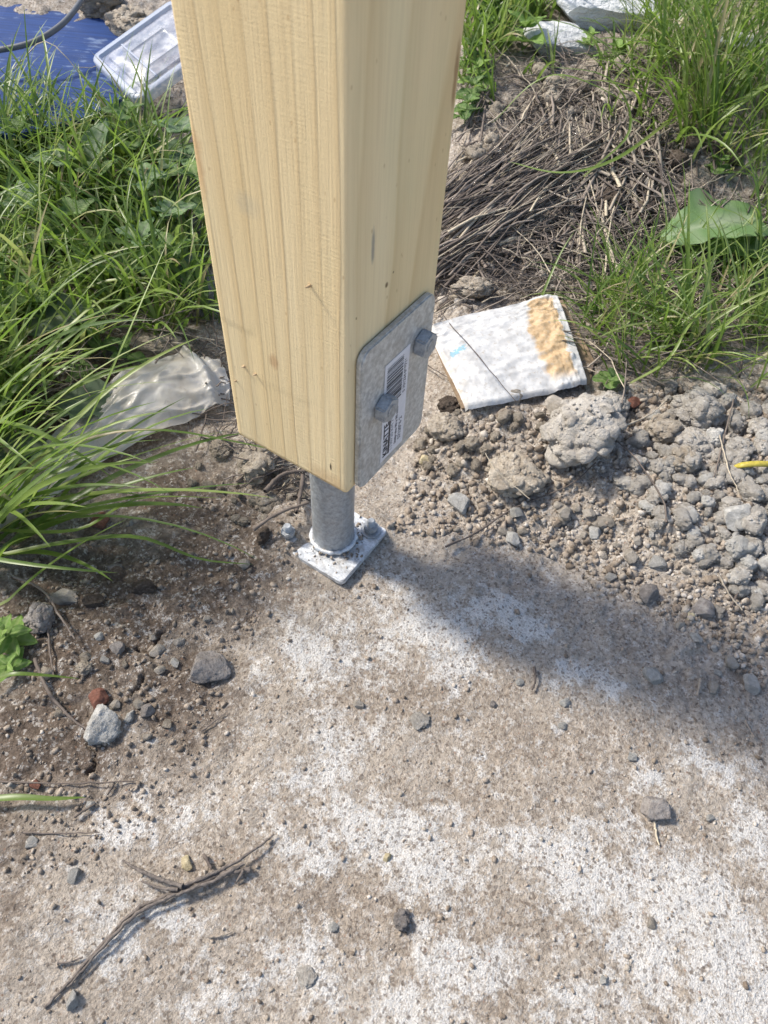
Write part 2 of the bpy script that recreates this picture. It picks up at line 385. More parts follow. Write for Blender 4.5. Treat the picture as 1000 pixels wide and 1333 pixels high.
def wood_mat():
    g = NT('pressure_treated_pine'); v = g.obj(); s = g.n('ShaderNodeSeparateXYZ', i_0=v)
    # annual rings around a pith outside the post, waving a little along z
    wob = g.noise(g.map(v, (9, 9, 2.2)), 1., 2, .5); wob2 = g.noise(g.map(v, (26, 26, 5)), 1., 2, .5)
    dx = g.math('ADD', s.outputs[0], .20); dy = g.math('SUBTRACT', s.outputs[1], .085)
    d = g.math('SQRT', g.math('ADD', g.math('MULTIPLY', dx, dx), g.math('MULTIPLY', dy, dy)))
    d = g.math('ADD', d, g.math('MULTIPLY', g.math('SUBTRACT', wob, .5), .026))
    d = g.math('ADD', d, g.math('MULTIPLY', g.math('SUBTRACT', wob2, .5), .0045))
    d = g.math('ADD', d, g.math('MULTIPLY', s.outputs[2], .022))
    ph = g.math('FRACT', g.math('MULTIPLY', d, 100.))
    ring = g.ramp(ph, [(0, (.05,)*3), (.45, (.12,)*3), (.80, (.62,)*3), (.91, (1,)*3), (.96, (.5,)*3), (1, (.05,)*3)])
    ringn = g.noise(g.map(v, (70, 70, 3)), 1., 3, .5)
    ringw = g.math('MULTIPLY', ring, g.rr(ringn, .3, .7, .35, 1.05))
    base = g.mix(g.rr(g.noise(g.map(v, (18, 18, 3)), 1., 3), .35, .68), (.76, .59, .325), (.85, .70, .435))
    c = g.mix(g.math('MULTIPLY', ringw, .5), base, (.50, .32, .13))
    fib = g.noise(g.map(v, (900, 900, 22)), 1., 4, .6)
    c = g.mix(g.rr(fib, .42, .75, 0, .35), c, (.56, .41, .22))
    gr = g.noise(g.map(v, (14, 14, 7)), 1., 3)            # green tinge of the treatment
    c = g.mix(g.rr(gr, .55, .75, 0, .30), c, (.58, .58, .34))
    # grey smudges and a small rusty mark on the front face
    def spot(x, y, z, rx, ry, rz, colr, st, c):
        q = g.map(v, (1/rx, 1/ry, 1/rz), (-x/rx, -y/ry, -z/rz))
        l = g.n('ShaderNodeVectorMath', operation='LENGTH', i_0=q).outputs['Value']
        l = g.math('ADD', l, g.math('MULTIPLY', g.math('SUBTRACT', g.noise(v, 130, 3), .5), .9))
        return g.mix(g.rr(l, .5, 1.15, st, 0), c, colr)
    c = spot(-.0136, -.045, .306, .008, .01, .007, (.50, .44, .31), .35, c)
    c = spot(-.006, -.045, .215, .004, .01, .006, (.50, .31, .16), .7, c)
    c = spot(-.045, -.045, .318, .006, .006, .022, (.50, .28, .12), .5, c)
    c = spot(.030, -.045, .137, .016, .01, .010, (.52, .33, .16), .45, c)
    c = spot(.033, -.045, .1515, .0007, .01, .0035, (.05, .035, .02), .95, c)
    c = spot(.045, -.024, .296, .004, .0016, .010, (.34, .30, .24), .9, c)
    c = spot(.045, .041, .352, .004, .0022, .016, (.30, .17, .07), .8, c)
    c = spot(.045, -.010, .267, .004, .0014, .0016, (.12, .07, .03), .9, c)
    c = spot(.045, -.004, .2715, .004, .0008, .0008, (.12, .07, .03), .9, c)
    c = spot(.045, -.037, .262, .004, .0007, .0010, (.12, .07, .03), .8, c)
    rs = g.n('ShaderNodeTexVoronoi', i_Vector=g.map(v, (1, 1, .6)), i_Scale=120.)
    c = g.mix(g.rr(rs.outputs['Distance'], .05, .1, .45, 0), c, (.42, .27, .13))
    g.set('Base Color', c); g.set('Roughness', .66); g.set('Specular IOR Level', .35)
    # band saw ripple across the front face, fuzz, and grooves of the soft wood
    saw = g.noise(g.map(v, (130, 130, 900), rot=(0, .12, 0)), 1., 2, .5)
    sawm = g.rr(g.noise(g.map(v, (16, 16, 4)), 1., 2), .4, .6, .25, 1)
    fz = g.noise(v, 950, 3, .6)
    front = g.rr(s.outputs[1], -.0445, -.0435, 1, .25)
    h = g.math('ADD', g.math('MULTIPLY', g.math('MULTIPLY', saw, sawm), 1.2), g.math('MULTIPLY', fz, .35))
    h = g.math('ADD', h, g.math('MULTIPLY', fib, 1.1))
    h = g.math('MULTIPLY', h, front)
    h = g.math('ADD', h, g.math('MULTIPLY', ringw, .7))
    g.bump(h, .00028, 1.)
    return g.m
def zinc_mat(name, base=(.48, .50, .52), dirt=.4, bump=.0004):
    g = NT(name); v = g.obj()
    n = g.noise(v, 300, 5, .7); n2 = g.noise(v, 70, 4, .7)
    c = g.mix(g.rr(n, .38, .62), tuple(q*.62 for q in base), base)
    c = g.mix(g.rr(n2, .5, .72, 0, dirt), c, (.30, .25, .19))
    g.set('Base Color', c); g.set('Metallic', .4); g.set('Roughness', g.rr(n, .3, .7, .38, .62))
    g.bump(n, bump, .8)
    return g.m

M_ground = ground_mat()
M_clod = lump_mat('dry_clod', (.44, .39, .33), (.66, .61, .54), (.82, .78, .72), 260, .0011)
M_clodb = lump_mat('brown_clod', (.30, .24, .18), (.52, .45, .36), (.70, .63, .53), 260, .0011)
M_clodd = lump_mat('dark_clod', (.07, .052, .04), (.15, .115, .09), (.27, .225, .18), 300, .0009)  # darkest of the clod browns
M_grey = lump_mat('grey_stone', (.17, .15, .135), (.30, .27, .25), (.44, .41, .38), 160, .0005, .85)
M_white = lump_mat('white_stone', (.42, .40, .36), (.58, .56, .52), (.74, .72, .68), 240, .0007)
M_cream = lump_mat('cream_stone', (.45, .37, .22), (.62, .53, .34), (.75, .67, .47), 200, .0004)
M_brick = lump_mat('red_brick', (.17, .075, .05), (.27, .12, .085), (.36, .19, .14), 220, .0005)
M_block = lump_mat('tan_stone', (.24, .21, .17), (.37, .33, .28), (.47, .43, .38), 150, .0004)
M_blade = blade_mat(); M_straw = straw_mat()
def grit_mat(name, lo, hi):
    g = NT(name); v = g.obj(); n = g.n('ShaderNodeTexVoronoi', i_Vector=v, i_Scale=90.)
    sc = g.n('ShaderNodeSeparateColor', i_0=n.outputs['Color']); m = g.noise(v, 500, 4, .7)
    c = g.mix(sc.outputs[0], lo, hi); c = g.mix(g.rr(m, .35, .7, .5, 0), c, tuple(q*.5 for q in lo)); g.set('Base Color', c); g.set('Roughness', .95)
    g.bump(m, .001, 1.); return g.m
M_grit = grit_mat('pale_grit', (.38, .32, .25), (.72, .66, .59)); M_crumb = grit_mat('brown_crumbs', (.20, .155, .115), (.50, .42, .34))
M_leaf = leaf_mat('leaf_green', (.075, .16, .035), (.17, .29, .06))
M_leafb = leaf_mat('leaf_bright', (.14, .27, .045), (.27, .42, .09), (.4, .5, .2))
M_leafg = leaf_mat('leaf_greyish', (.09, .18, .06), (.19, .31, .12), (.45, .5, .36))
M_leafd = leaf_mat('leaf_dull', (.08, .13, .07), (.19, .25, .16), (.3, .34, .22), .7)
M_wood = wood_mat()
M_zinc = zinc_mat('galvanised_plate', (.64, .64, .62), .4); M_zincp = zinc_mat('galvanised_base', (.76, .78, .80), .75)
M_zinct = zinc_mat('galvanised_tube', (.44, .46, .48), .3, .0009)
M_zincb = zinc_mat('zinc_bolt', (.46, .48, .50), .3, .0004)

# ------------------------------------------------------------------ ground sheet
def ground():
    st = .00142
    def axis(lo, hi, g1, g2, end):
        core = list(np.arange(lo, hi, st)); 
        s = st; x = core[-1]
        while x < end:
            s = s*(g1 if s < .013 else 1.09); x += s; core.append(x)
        s = st; x = core[0]; pre = []
        while x > -end:
            s = s*(g2 if s < .013 else 1.09); x -= s; pre.append(x)
        return np.array(pre[::-1]+core)
    A_ = axis(-.26, .36, 1.015, 1.016, 60.)
    S_ = axis(-.34, .24, 1.0085, 1.05, 60.)
    a, s = np.meshgrid(A_, S_); x, y = from_as(a, s)
    sh = x.shape; x = x.ravel(); y = y.ravel()
    z, lm, ds, be, br, cr, to = full(x, y, True)
    V = np.stack([x, y, z], -1)
    ny, nx = sh; i = np.arange(ny*nx).reshape(ny, nx)
    Q = np.stack([i[:-1, :-1], i[:-1, 1:], i[1:, 1:], i[1:, :-1]], -1).reshape(-1, 4)
    me = mesh_from('ground', V, quads=Q)
    for k, q in zip(('lime', 'dark_shade', 'berm', 'brown', 'crumb', 'tone'), (lm, ds, be, br, cr, to)): attr(me, k, q)
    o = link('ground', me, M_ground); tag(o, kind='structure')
    print('ground verts', len(V))
ground()

# ------------------------------------------------------------------ lumps, stones
def n3(v, f, seed):
    r = np.random.default_rng(seed); s = np.zeros(len(v))
    for i in range(10):
        d = r.normal(size=3); d /= np.linalg.norm(d); s += np.sin((v@d)*f*(1+r.random()*.8)+r.random()*6.28)
    return s/5
def ico(sub):
    bm = bmesh.new(); bmesh.ops.create_icosphere(bm, subdivisions=sub, radius=1)
    V = np.array([v.co[:] for v in bm.verts]); T = np.array([[v.index for v in f.verts] for f in bm.faces]); bm.free()
    return V, T
_ico = {k: ico(k) for k in (1, 2, 3, 4, 5)}
def lumpy(seed, sub=4, amp=.16, nb=26, br=.42):
    """crumbly clod: an uneven core with crumbs of many sizes stuck into it"""
    r = np.random.default_rng(seed); big = sub >= 5
    V, T = _ico[4 if big else 3]
    rad = .66+.2*n3(V, 1.8, seed)+.09*n3(V, 4, seed+9)+.06*n3(V, 9, seed+1)+.04*n3(V, 20, seed+2)
    Vs = [V*rad[:, None]]; Ts = [T]; off = len(V)
    for n, q0, q1, sb in (((18, .14, .34, 3), (90, .07, .18, 2), (420, .022, .055, 2)) if big else ((7, .16, .34, 2), (26, .06, .15, 2))):
        c = r.normal(size=(n, 3)); c /= np.linalg.norm(c, axis=1)[:, None]
        rc = .66+.2*n3(c, 1.8, seed)+.09*n3(c, 4, seed+9)
        for k in range(n):
            v, t = _ico[sb]; v = v.copy()
            for _ in range(5):
                d = r.normal(size=3); d /= np.linalg.norm(d); v -= np.maximum(v@d-(.5+.35*r.random()), 0)[:, None]*d[None]
            v = v*(1+.14*n3(v, 3.5, seed+k)+.10*n3(v, 8, seed+k+1))[:, None]*r.uniform(.75, 1.2, 3)
            q = q0+(q1-q0)*r.random()**1.5
            Vs.append(v*q+c[k]*(rc[k]-q*.22)); Ts.append(t+off); off += len(v)
    return np.concatenate(Vs), np.concatenate(Ts)
def angular(seed, sub=4, k=11):
    V, T = _ico[sub]; V = V.copy(); r = np.random.default_rng(seed)
    for i in range(k):
        d = r.normal(size=3); d /= np.linalg.norm(d); h = .48+.34*r.random()
        t = V@d-h; V -= np.maximum(t, 0)[:, None]*d[None]*.96
    V *= (1+.05*n3(V, 5, seed)[:, None]+.03*n3(V, 12, seed+2)[:, None]+.014*n3(V, 27, seed+3)[:, None])
    return V, T
_vari = {}; _geo = {}
def variant(kind, i, mat):
    key = (kind, i, mat.name)
    if key not in _vari:
        if (kind, i) in _geo: V, T = _geo[(kind, i)]
        elif kind == 'lumpy': V, T = lumpy(100+i, 4, nb=12)
        elif kind == 'fine': V, T = lumpy(300+i, 5, nb=30)
        elif kind == 'ang': V, T = angular(200+i, 3)
        elif kind == 'rough': V, T = angular(500+i, 5); V = V*(1+.05*n3(V, 9, i)+.03*n3(V, 19, i+3)+.03*n3(V, 40, i+5))[:, None]
        else: V, T = angular(400+i, 4)
        _geo[(kind, i)] = (V, T)
        me = mesh_from(kind, V, tris=T, smooth=True); me.materials.append(mat)
        if kind[:3] == 'ang': me.set_sharp_from_angle(angle=math.radians(24))
        _vari[key] = me
    return _vari[key]
def stone(name, u, v, wpx, hpx, mat, kind='ang', var=0, rot=None, sink=.35, flat=.75, **tg):
    """wpx by hpx: size in the photo; hpx is shared between depth and height"""
    p = P(u, v); m = mpp(p); w = wpx*m/2; h = hpx*m/2/.86
    o = bpy.data.objects.new(name, variant(kind, var, mat)); col.objects.link(o)
    zh = h*flat
    o.location = (p[0], p[1], p[2]+zh*(1-sink)*.6)
    o.scale = (w*1.12, h*1.15, zh*1.1)
    o.rotation_euler = (0, 0, (math.atan2(SA, CA) if rot is None else math.atan2(SA, CA)+rot))
    return tag(o, **tg)

# big clods of the bank
big = [('soil_clod', 752, 575, 118, 104, M_clod, 'fine', 0, 'largest pale knobbly clod in front of the stained white packet'),
       ('soil_clod', 792, 533, 60, 50, M_clod, 'fine', 1, 'knobbly pale clod perched on the upper right of the largest clod'),
       ('soil_clod', 668, 622, 84, 72, M_clodb, 'fine', 2, 'yellowish brown clod just above the curved ground crack'),
       ('soil_clod', 905, 540, 78, 58, M_clod, 'fine', 3, 'wide pale clod at the foot of the grass on the right bank'),
       ('soil_clod', 900, 580, 66, 50, M_clod, 'fine', 4, 'pale clod pressed against the underside of the wide clod on the right bank'),
       ('soil_clod', 862, 566, 60, 46, M_clodb, 'fine', 5, 'brownish clod left of the wide pale clod on the bank'),
       ('soil_clod', 957, 590, 48, 40, M_clod, 'fine', 0, 'pale rounded clod above the yellow plastic strip'),
       ('soil_clod', 855, 612, 44, 36, M_clod, 'fine', 1, 'whitish clod split into three lobes in the middle of the right bank'),
       ('soil_clod', 888, 602, 50, 40, M_clodb, 'fine', 3, 'crumbly tan clod between the three lobed clod and the yellow strip'),
       ('soil_clod', 812, 630, 42, 26, M_clod, 'lumpy', 2, 'low whitish clod alone on the brown dust left of the pebble bank'),
       ('soil_clod', 580, 562, 54, 44, M_clodb, 'fine', 2, 'brown clod beside the lower right edge of the steel plate'),
       ('soil_clod', 585, 530, 40, 30, M_clodd, 'fine', 4, 'dark clod under the lower left corner of the white packet'),
       ('soil_clod', 336, 612, 62, 54, M_clodb, 'fine', 5, 'rough brown clod under the left end of the timber post'),
       ('soil_clod', 346, 655, 56, 36, M_clodb, 'fine', 1, 'flat fronted brown clod above the outer anchor nut'),
       ('soil_clod', 342, 700, 20, 26, M_clodd, 'lumpy', 3, 'small dark upright clod left of the outer anchor nut'),
       ('soil_clod', 288, 588, 36, 30, M_clodb, 'fine', 0, 'greyish clod below the plastic film near the post'),
       ('soil_clod', 55, 808, 46, 44, M_grey, 'fine', 3, 'grey spongy clod next to the bright green seedling on the left'),
       ('soil_clod', 205, 450, 110, 36, M_clodb, 'fine', 4, 'brown clod just behind the milky plastic film'),
       ('soil_clod', 523, 1200, 28, 26, M_grey, 'fine', 5, 'grey clod alone near the bottom centre of the pale ground'),
       ('soil_clod', 110, 871, 26, 22, M_clodb, 'fine', 1, 'small crumbly clod between seedling and twig on the left'),
       ('soil_clod', 545, 938, 28, 24, M_clod, 'fine', 2, 'low brown clod in the middle of the limed ground'),
       ('soil_clod', 400, 1270, 34, 24, M_clod, 'fine', 3, 'loose brown clod at the bottom edge right of the forked twig'),
       ('soil_clod', 905, 235, 50, 40, M_clodb, 'fine', 0, 'brown clod on the dark bank right of the dead stalks'),
       ('soil_clod', 835, 280, 46, 44, M_clodd, 'fine', 1, 'dark clod in the hollow right of the dead stalks'),
       ('soil_clod', 790, 262, 44, 38, M_clodd, 'fine', 2, 'dark clod half under the dead stalks'),
       ('soil_clod', 615, 380, 70, 34, M_clodb, 'fine', 3, 'flat tan clod behind the top edge of the white packet'),
       ('soil_clod', 178, 38, 90, 60, M_clodb, 'fine', 4, 'brown clod behind the blue board and the plastic lid'),
       ('soil_clod', 130, 12, 70, 44, M_clodb, 'fine', 5, 'brown clod at the top edge behind the blue board'),
       ('soil_clod', 215, 150, 60, 36, M_clodb, 'fine', 0, 'brown clod in front of the plastic lid'),
       ('soil_clod', 640, 205, 50, 30, M_clod, 'fine', 1, 'pale clod between the chickweed and the dead stalks'),
       ('soil_clod', 620, 240, 50, 30, M_clod, 'fine', 2, 'pale clod beside the right face of the post behind')]
for i, (nm, u, v, w, h, m, k, vr, lab) in enumerate(big):
    fl = {0: .72, 2: .6, 20: .4, 21: .4}.get(i, .7)
    stone(nm, u, v, w, h, m, k, vr, rot=rng.uniform(-.7, .7), label=lab, cat='clod', flat=fl, sink=.45)
stones = [('stone', 272, 876, 54, 40, M_grey, 'rough', 1, 'largest smooth grey stone on the dark soil left of centre', 'stone'),
          ('stone', 134, 945, 46, 44, M_white, 'rough', 2, 'rough white stone at the end of the leaning twig', 'stone'),
          ('stone', 853, 1057, 36, 34, M_grey, 'rough', 3, 'dark grey stone beside the short straw on the limed ground', 'stone'),
          ('stone', 84, 781, 46, 22, M_block, 'anghi', 4, 'tan flat sided stone at the edge of the left grass tuft', 'stone'),
          ('brick_fragment', 128, 911, 25, 21, M_brick, 'anghi', 5, 'red brick chip above the rough white stone', 'brick chip'),
          ('brick_fragment', 131, 680, 26, 22, M_brick, 'anghi', 6, 'dull red brick chip under the left grass blades', 'brick chip'),
          ('brick_fragment', 47, 1022, 18, 10, M_brick, 'ang', 1, 'small pinkish brick chip near the left edge above the green blade', 'brick chip'),
          ('brick_fragment', 700, 170, 1, 1, M_brick, 'ang', 1, None, None),
          ('brick_fragment', 826, 526, 26, 14, M_brick, 'anghi', 7, 'reddish flat chip between the two big pale clods', 'brick chip'),
          ('stone', 243, 1125, 20, 16, M_cream, 'anghi', 8, 'cream yellow chip just above the forked twig', 'stone'),
          ('stone', 957, 676, 34, 36, M_white, 'anghi', 9, 'smooth white block standing out in the right bank of clods', 'stone'),
          ('stone', 854, 734, 24, 16, M_white, 'anghi', 0, 'small white stone on the brown dust below the right bank', 'stone'),
          ('stone', 900, 640, 0, 0, M_white, 'ang', 0, None, None),
          ('stone', 975, 893, 24, 22, M_white, 'anghi', 1, 'pale grey five sided stone at the right edge in the shade', 'stone'),
          ('stone', 152, 736, 0, 0, M_grey, 'ang', 0, None, None),
          ('stone', 188, 766, 34, 20, M_clodd, 'anghi', 2, 'brownish stone under the drooping grass tips on the left', 'stone'),
          ('stone', 155, 750, 30, 20, M_clodd, 'anghi', 3, 'half buried brown stone right of the flat sided tan stone', 'stone'),
          ('stone', 121, 785, 26, 18, M_clodd, 'anghi', 5, 'dull brown stone touching the flat sided tan stone', 'stone'),
          ('stone', 151, 741, 22, 14, M_grey, 'anghi', 6, 'grey stone below the red brick chip and grass blades', 'stone'),
          ('stone', 153, 846, 18, 16, M_grey, 'anghi', 7, 'flat grey stone left of the short crack', 'stone'),
          ('stone', 169, 935, 12, 18, M_white, 'anghi', 8, 'narrow pale stone right of the brick chip', 'stone'),
          ('stone', 192, 927, 20, 14, M_grey, 'anghi', 9, 'small grey stone two steps right of the rough white stone', 'stone'),
          ('stone', 150, 920, 18, 14, M_block, 'anghi', 4, 'flat stone touching the red brick chip', 'stone'),
          ('stone', 129, 829, 12, 10, M_white, 'ang', 3, 'small round white pebble beside a dark hollow on the left', 'stone'),
          ('stone', 138, 860, 14, 10, M_white, 'ang', 4, 'whitish pebble below the dark hollow on the left', 'stone'),
          ('stone', 229, 863, 14, 9, M_white, 'ang', 5, 'bright white pebble left of the largest grey stone', 'stone'),
          ('stone', 42, 1098, 18, 14, M_white, 'anghi', 6, 'round white pebble near the left edge of the lower ground', 'stone'),
          ('stone', 96, 1302, 16, 20, M_white, 'anghi', 2, 'upright white pebble beside the lower end of the forked twig', 'stone'),
          ('stone', 97, 1141, 16, 16, M_white, 'anghi', 3, 'white pebble on a white patch left of the forked twig', 'stone'),
          ('stone', 822, 986, 15, 11, M_white, 'ang', 1, 'white pebble with a dark underside on the right sunlit ground', 'stone'),
          ('stone', 732, 945, 10, 9, M_white, 'ang', 2, 'small white pebble left of the white pebble with a dark underside', 'stone'),
          ('stone', 504, 1116, 9, 11, M_cream, 'ang', 3, 'angular cream crumb in the lower middle of the limed ground', 'stone'),
          ('stone', 468, 918, 14, 12, M_block, 'ang', 4, 'pinkish round pebble left of the low brown clod', 'stone'),
          ('stone', 676, 888, 11, 9, M_white, 'ang', 5, 'white pebble next to the small dark root on the slab edge', 'stone'),
          ('stone', 735, 916, 13, 12, M_white, 'ang', 6, 'white pebble at the end of the line of grit along the slab edge', 'stone'),
          ('stone', 643, 918, 10, 9, M_grey, 'ang', 7, 'grey pebble below the small dark root', 'stone'),
          ('stone', 848, 882, 22, 22, M_white, 'anghi', 5, 'crumbling white stone in the post shadow', 'stone'),
          ('stone', 898, 804, 14, 12, M_cream, 'ang', 0, 'yellowish pebble at the shaded foot of the right bank', 'stone'),
          ('stone', 912, 795, 30, 24, M_grey, 'anghi', 0, 'purplish grey stone at the shaded foot of the right bank', 'stone'),
          ('stone', 843, 776, 28, 24, M_grey, 'anghi', 2, 'grey stone in shade below the small white stone', 'stone'),
          ('stone', 548, 598, 16, 16, M_brick, 'ang', 2, None, None),
          ('stone', 554, 600, 17, 17, M_cream, 'ang', 6, 'pinkish cube shaped pebble right of the plate bottom', 'stone'),
          ('stone', 597, 658, 30, 22, M_white, 'anghi', 7, 'whitish flat stone above the dust right of the base plate', 'stone'),
          ('stone', 692, 510, 16, 18, M_white, 'ang', 8, 'bluish white fragment below the white packet', 'stone'),
          ('stone', 668, 520, 26, 22, M_block, 'anghi', 9, 'rounded brown stone in the shadow below the packet', 'stone'),
          ('stone', 720, 530, 30, 22, M_block, 'anghi', 1, 'brown stone under the right part of the packet', 'stone'),
          ('stone', 171, 681, 9, 9, M_white, 'ang', 9, 'tiny white pebble among the left grass blades', 'stone'),
          ('stone', 118, 1048, 12, 10, M_white, 'ang', 3, 'pale pebble between the green blade and the limed patch', 'stone'),
          ('stone', 434, 1206, 12, 11, M_white, 'ang', 5, 'white pebble left of the lone grey clod', 'stone'),
          ('stone', 786, 1276, 11, 11, M_white, 'ang', 7, 'white pebble near the bottom edge right of centre', 'stone'),
          ('stone', 848, 1203, 13, 13, M_block, 'ang', 6, 'brown pebble on the lower right white ground', 'stone'),
          ('stone', 924, 1065, 11, 11, M_white, 'ang', 4, 'white pebble right of the dark grey stone', 'stone')]
for (nm, u, v, w, h, m, k, vr, lab, cat) in stones:
    if not lab: continue
    stone(nm, u, v, w, h, m, k, vr, rot=rng.uniform(-.9, .9), label=lab, cat=cat, flat=.8, sink=.5)
# white rubble at the top
for (u, v, w, h, lab) in [(785, 28, 150, 100, 'large white chalky block at the top edge between grass tufts'),
                          (728, 62, 96, 60, 'bluish white chalky block left of the largest white block'),
                          (960, 62, 80, 26, 'white chalky slab behind the right grass tuft')]:
    stone('chalk_block', u, v, w, h, lump_mat('chalk', (.55, .55, .55), (.68, .69, .70), (.80, .81, .82), 60, .002) if u == 785 else bpy.data.materials['chalk'],
          'anghi', 3 if u > 900 else 7, label=lab, cat='stone', flat=.6)

# crumbly clods heaped on the banks: the larger ones one by one, the rest as grit
def inpoly(u, v, poly):
    c = False; j = len(poly)-1
    for i in range(len(poly)):
        (xi, yi), (xj, yj) = poly[i], poly[j]
        if (yi > v) != (yj > v) and u < (xj-xi)*(v-yi)/(yj-yi)+xi: c = not c
        j = i
    return c
def scatter_px(poly, n):
    us = [q[0] for q in poly]; vs_ = [q[1] for q in poly]; out = []
    while len(out) < n:
        u = rng.uniform(min(us), max(us)); v = rng.uniform(min(vs_), max(vs_))
        if inpoly(u, v, poly): out.append((u, v))
    return out
banks = [([(830, 560), (870, 505), (1040, 500), (1040, 800), (960, 790), (900, 730), (850, 690), (820, 640)], 235, 'lumpy', 12, 36,
          'pale crumbly clod heaped on the sunlit bank right of the post', 'clods on the right bank', M_clod),
         ([(540, 600), (560, 530), (640, 540), (700, 520), (720, 560), (640, 600), (560, 640)], 30, 'lumpy', 12, 26,
          'brownish crumbly clod between the post and the white packet', 'clods between post and packet', M_clodb),
         ([(620, 680), (760, 620), (900, 740), (960, 820), (1010, 960), (960, 960), (900, 850), (780, 760)], 34, 'ang', 10, 20,
          'small grey stone strewn below the right bank', 'stones below the right bank', M_block),
         ([(270, 590), (400, 600), (400, 690), (330, 690), (230, 640)], 16, 'lumpy', 11, 20,
          'small dark clod in the hollow under the post', 'clods under the post', M_clodb),
         ([(0, 760), (150, 720), (300, 700), (330, 760), (220, 960), (60, 1000), (0, 980)], 16, 'ang', 10, 18,
          'small brown stone pressed into the dark soil on the left', 'stones in the damp left soil', M_block),
         ([(600, 200), (640, 120), (720, 90), (860, 70), (880, 130), (760, 170), (680, 210), (600, 280)], 60, 'lumpy', 12, 34,
          'x', 'clods behind the stalks', M_clodb),
         ([(860, 180), (1000, 200), (1000, 260), (880, 300), (760, 340), (720, 300)], 26, 'lumpy', 13, 30,
          'dark earthy clod on the bank between stalks and right grass', 'clods among stalks and grass', M_clodd)]
MARKS = [(957, 676, 'the smooth white block'), (975, 607, 'the yellow strip'), (905, 545, 'the wide pale clod'), (855, 612, 'the three lobed clod'), (812, 630, 'the lone low clod'),
         (854, 734, 'the small white stone'), (935, 775, 'the pale straw'), (915, 795, 'the purplish stone'), (848, 882, 'the crumbling white stone'), (975, 893, 'the five sided stone'),
         (752, 575, 'the largest clod'), (668, 622, 'the yellowish brown clod'), (660, 500, 'the white packet'), (690, 685, 'the curved crack'), (843, 776, 'the grey shaded stone'),
         (580, 562, 'the brown clod by the plate'), (336, 612, 'the rough clod under the post'), (376, 695, 'the outer anchor nut'), (430, 660, 'the steel tube'), (272, 876, 'the largest grey stone'),
         (134, 945, 'the rough white stone'), (128, 911, 'the red brick chip'), (84, 781, 'the flat sided tan stone'), (55, 808, 'the spongy grey clod'), (20, 838, 'the bright seedling'),
         (200, 842, 'the short crack'), (188, 766, 'the brownish stone by the grass tips'), (790, 262, 'the dark clod under the stalks'), (940, 290, 'the large scalloped leaf'), (905, 235, 'the brown upper clod'), (880, 170, 'the upper right tuft'), (620, 350, 'the flat tan clod'), (683, 72, 'the bright pointed seedling'), (728, 62, 'the bluish chalky block'), (785, 28, 'the largest chalky block'), (640, 205, 'the pale clod by the chickweed'), (620, 240, 'the pale clod by the post'), (790, 130, 'the stalk heap top')]
DIRS = ['right of', 'above right of', 'above', 'above left of', 'left of', 'below left of', 'below', 'below right of']
for poly, n, kind, lo, hi, lab, grp, mat in banks:
    made = {}
    for (u, v) in scatter_px(poly, n):
        s = lo+(hi-lo)*rng.random()**1.8
        name = 'stone' if kind == 'ang' else 'soil_clod'
        mt = mat if rng.random() < .75 else (M_white if 'right bank' in grp else M_clodb)
        o = stone(name, u, v, s*rng.uniform(.9, 1.3), s*rng.uniform(.75, 1.05), mt, kind, int(rng.integers(0, 8)),
              rot=rng.uniform(-3, 3), sink=.3, flat=.85, cat='stone' if kind == 'ang' else 'clod', group=grp)
        mk = min(MARKS, key=lambda q: (q[0]-u)**2+(q[1]-v)**2); dx, dy = u-mk[0], mk[1]-v; d = math.hypot(dx, dy)
        di = DIRS[int(round(math.atan2(dy, dx)/(math.pi/4))) % 8]
        f = (s-lo)/(hi-lo); sz = 'tiny' if f < .06 else 'small' if f < .3 else 'middling' if f < .65 else 'large'
        cl = {'dry_clod': 'pale', 'brown_clod': 'brown', 'white_stone': 'whitish', 'tan_stone': 'tan', 'dark_clod': 'dark'}[mt.name]
        L = f"{sz} {cl} {'stone' if kind == 'ang' else 'clod'} {'close' if d < 30 else 'somewhat' if d < 60 else 'far'} {di} {mk[2]}"
        made.setdefault(L, []).append((s, v, u, o))
    for L, lst in made.items():
        lst.sort(key=lambda q: q[2])
        ends = {1: [''], 2: [', left one', ', right one'], 3: [', leftmost', ', middle one', ', rightmost']}.get(len(lst))
        for k, q in enumerate(lst): q[3]['label'] = L+(ends[k] if ends else '')
def grit(polys, mat, name):
    Vs = []; Ts = []; off = 0; V1, T1 = _ico[1]
    for poly, n, lo, hi in polys:
        us = np.array(scatter_px(poly, n)); 
        pts = np.array([P0(u, v) for u, v in us])
        z = full(pts[:, 0], pts[:, 1])
        for i in range(n):
            m = mpp(np.array([pts[i, 0], pts[i, 1], z[i]]))
            r = (lo+(hi-lo)*rng.random()**2.5)*m/2
            V = V1*(1+.3*rng.normal(size=(len(V1), 1)).clip(-1.6, 1.6))*r*rng.uniform(.65, 1.3, 3)
            th = rng.uniform(0, 6.28); c, s = math.cos(th), math.sin(th)
            V = np.stack([V[:, 0]*c-V[:, 1]*s, V[:, 0]*s+V[:, 1]*c, V[:, 2]], -1)
            Vs.append(V+np.array([pts[i, 0], pts[i, 1], z[i]+r*.25])); Ts.append(T1+off); off += len(V)
    me = mesh_from(name, np.concatenate(Vs), tris=np.concatenate(Ts), smooth=False)
    o = link(name, me, mat)
    return o
allpoly = [(0, 720), (400, 700), (500, 700), (1000, 820), (1000, 1333), (0, 1333)]
bank = [(560, 560), (640, 540), (860, 500), (1000, 500), (1000, 900), (900, 830), (720, 720), (500, 690)]
leftp = [(0, 740), (230, 640), (390, 600), (390, 720), (300, 900), (200, 1100), (0, 1150)]
backp = [(575, 340), (700, 100), (1000, 190), (1000, 330), (780, 420), (575, 400)]
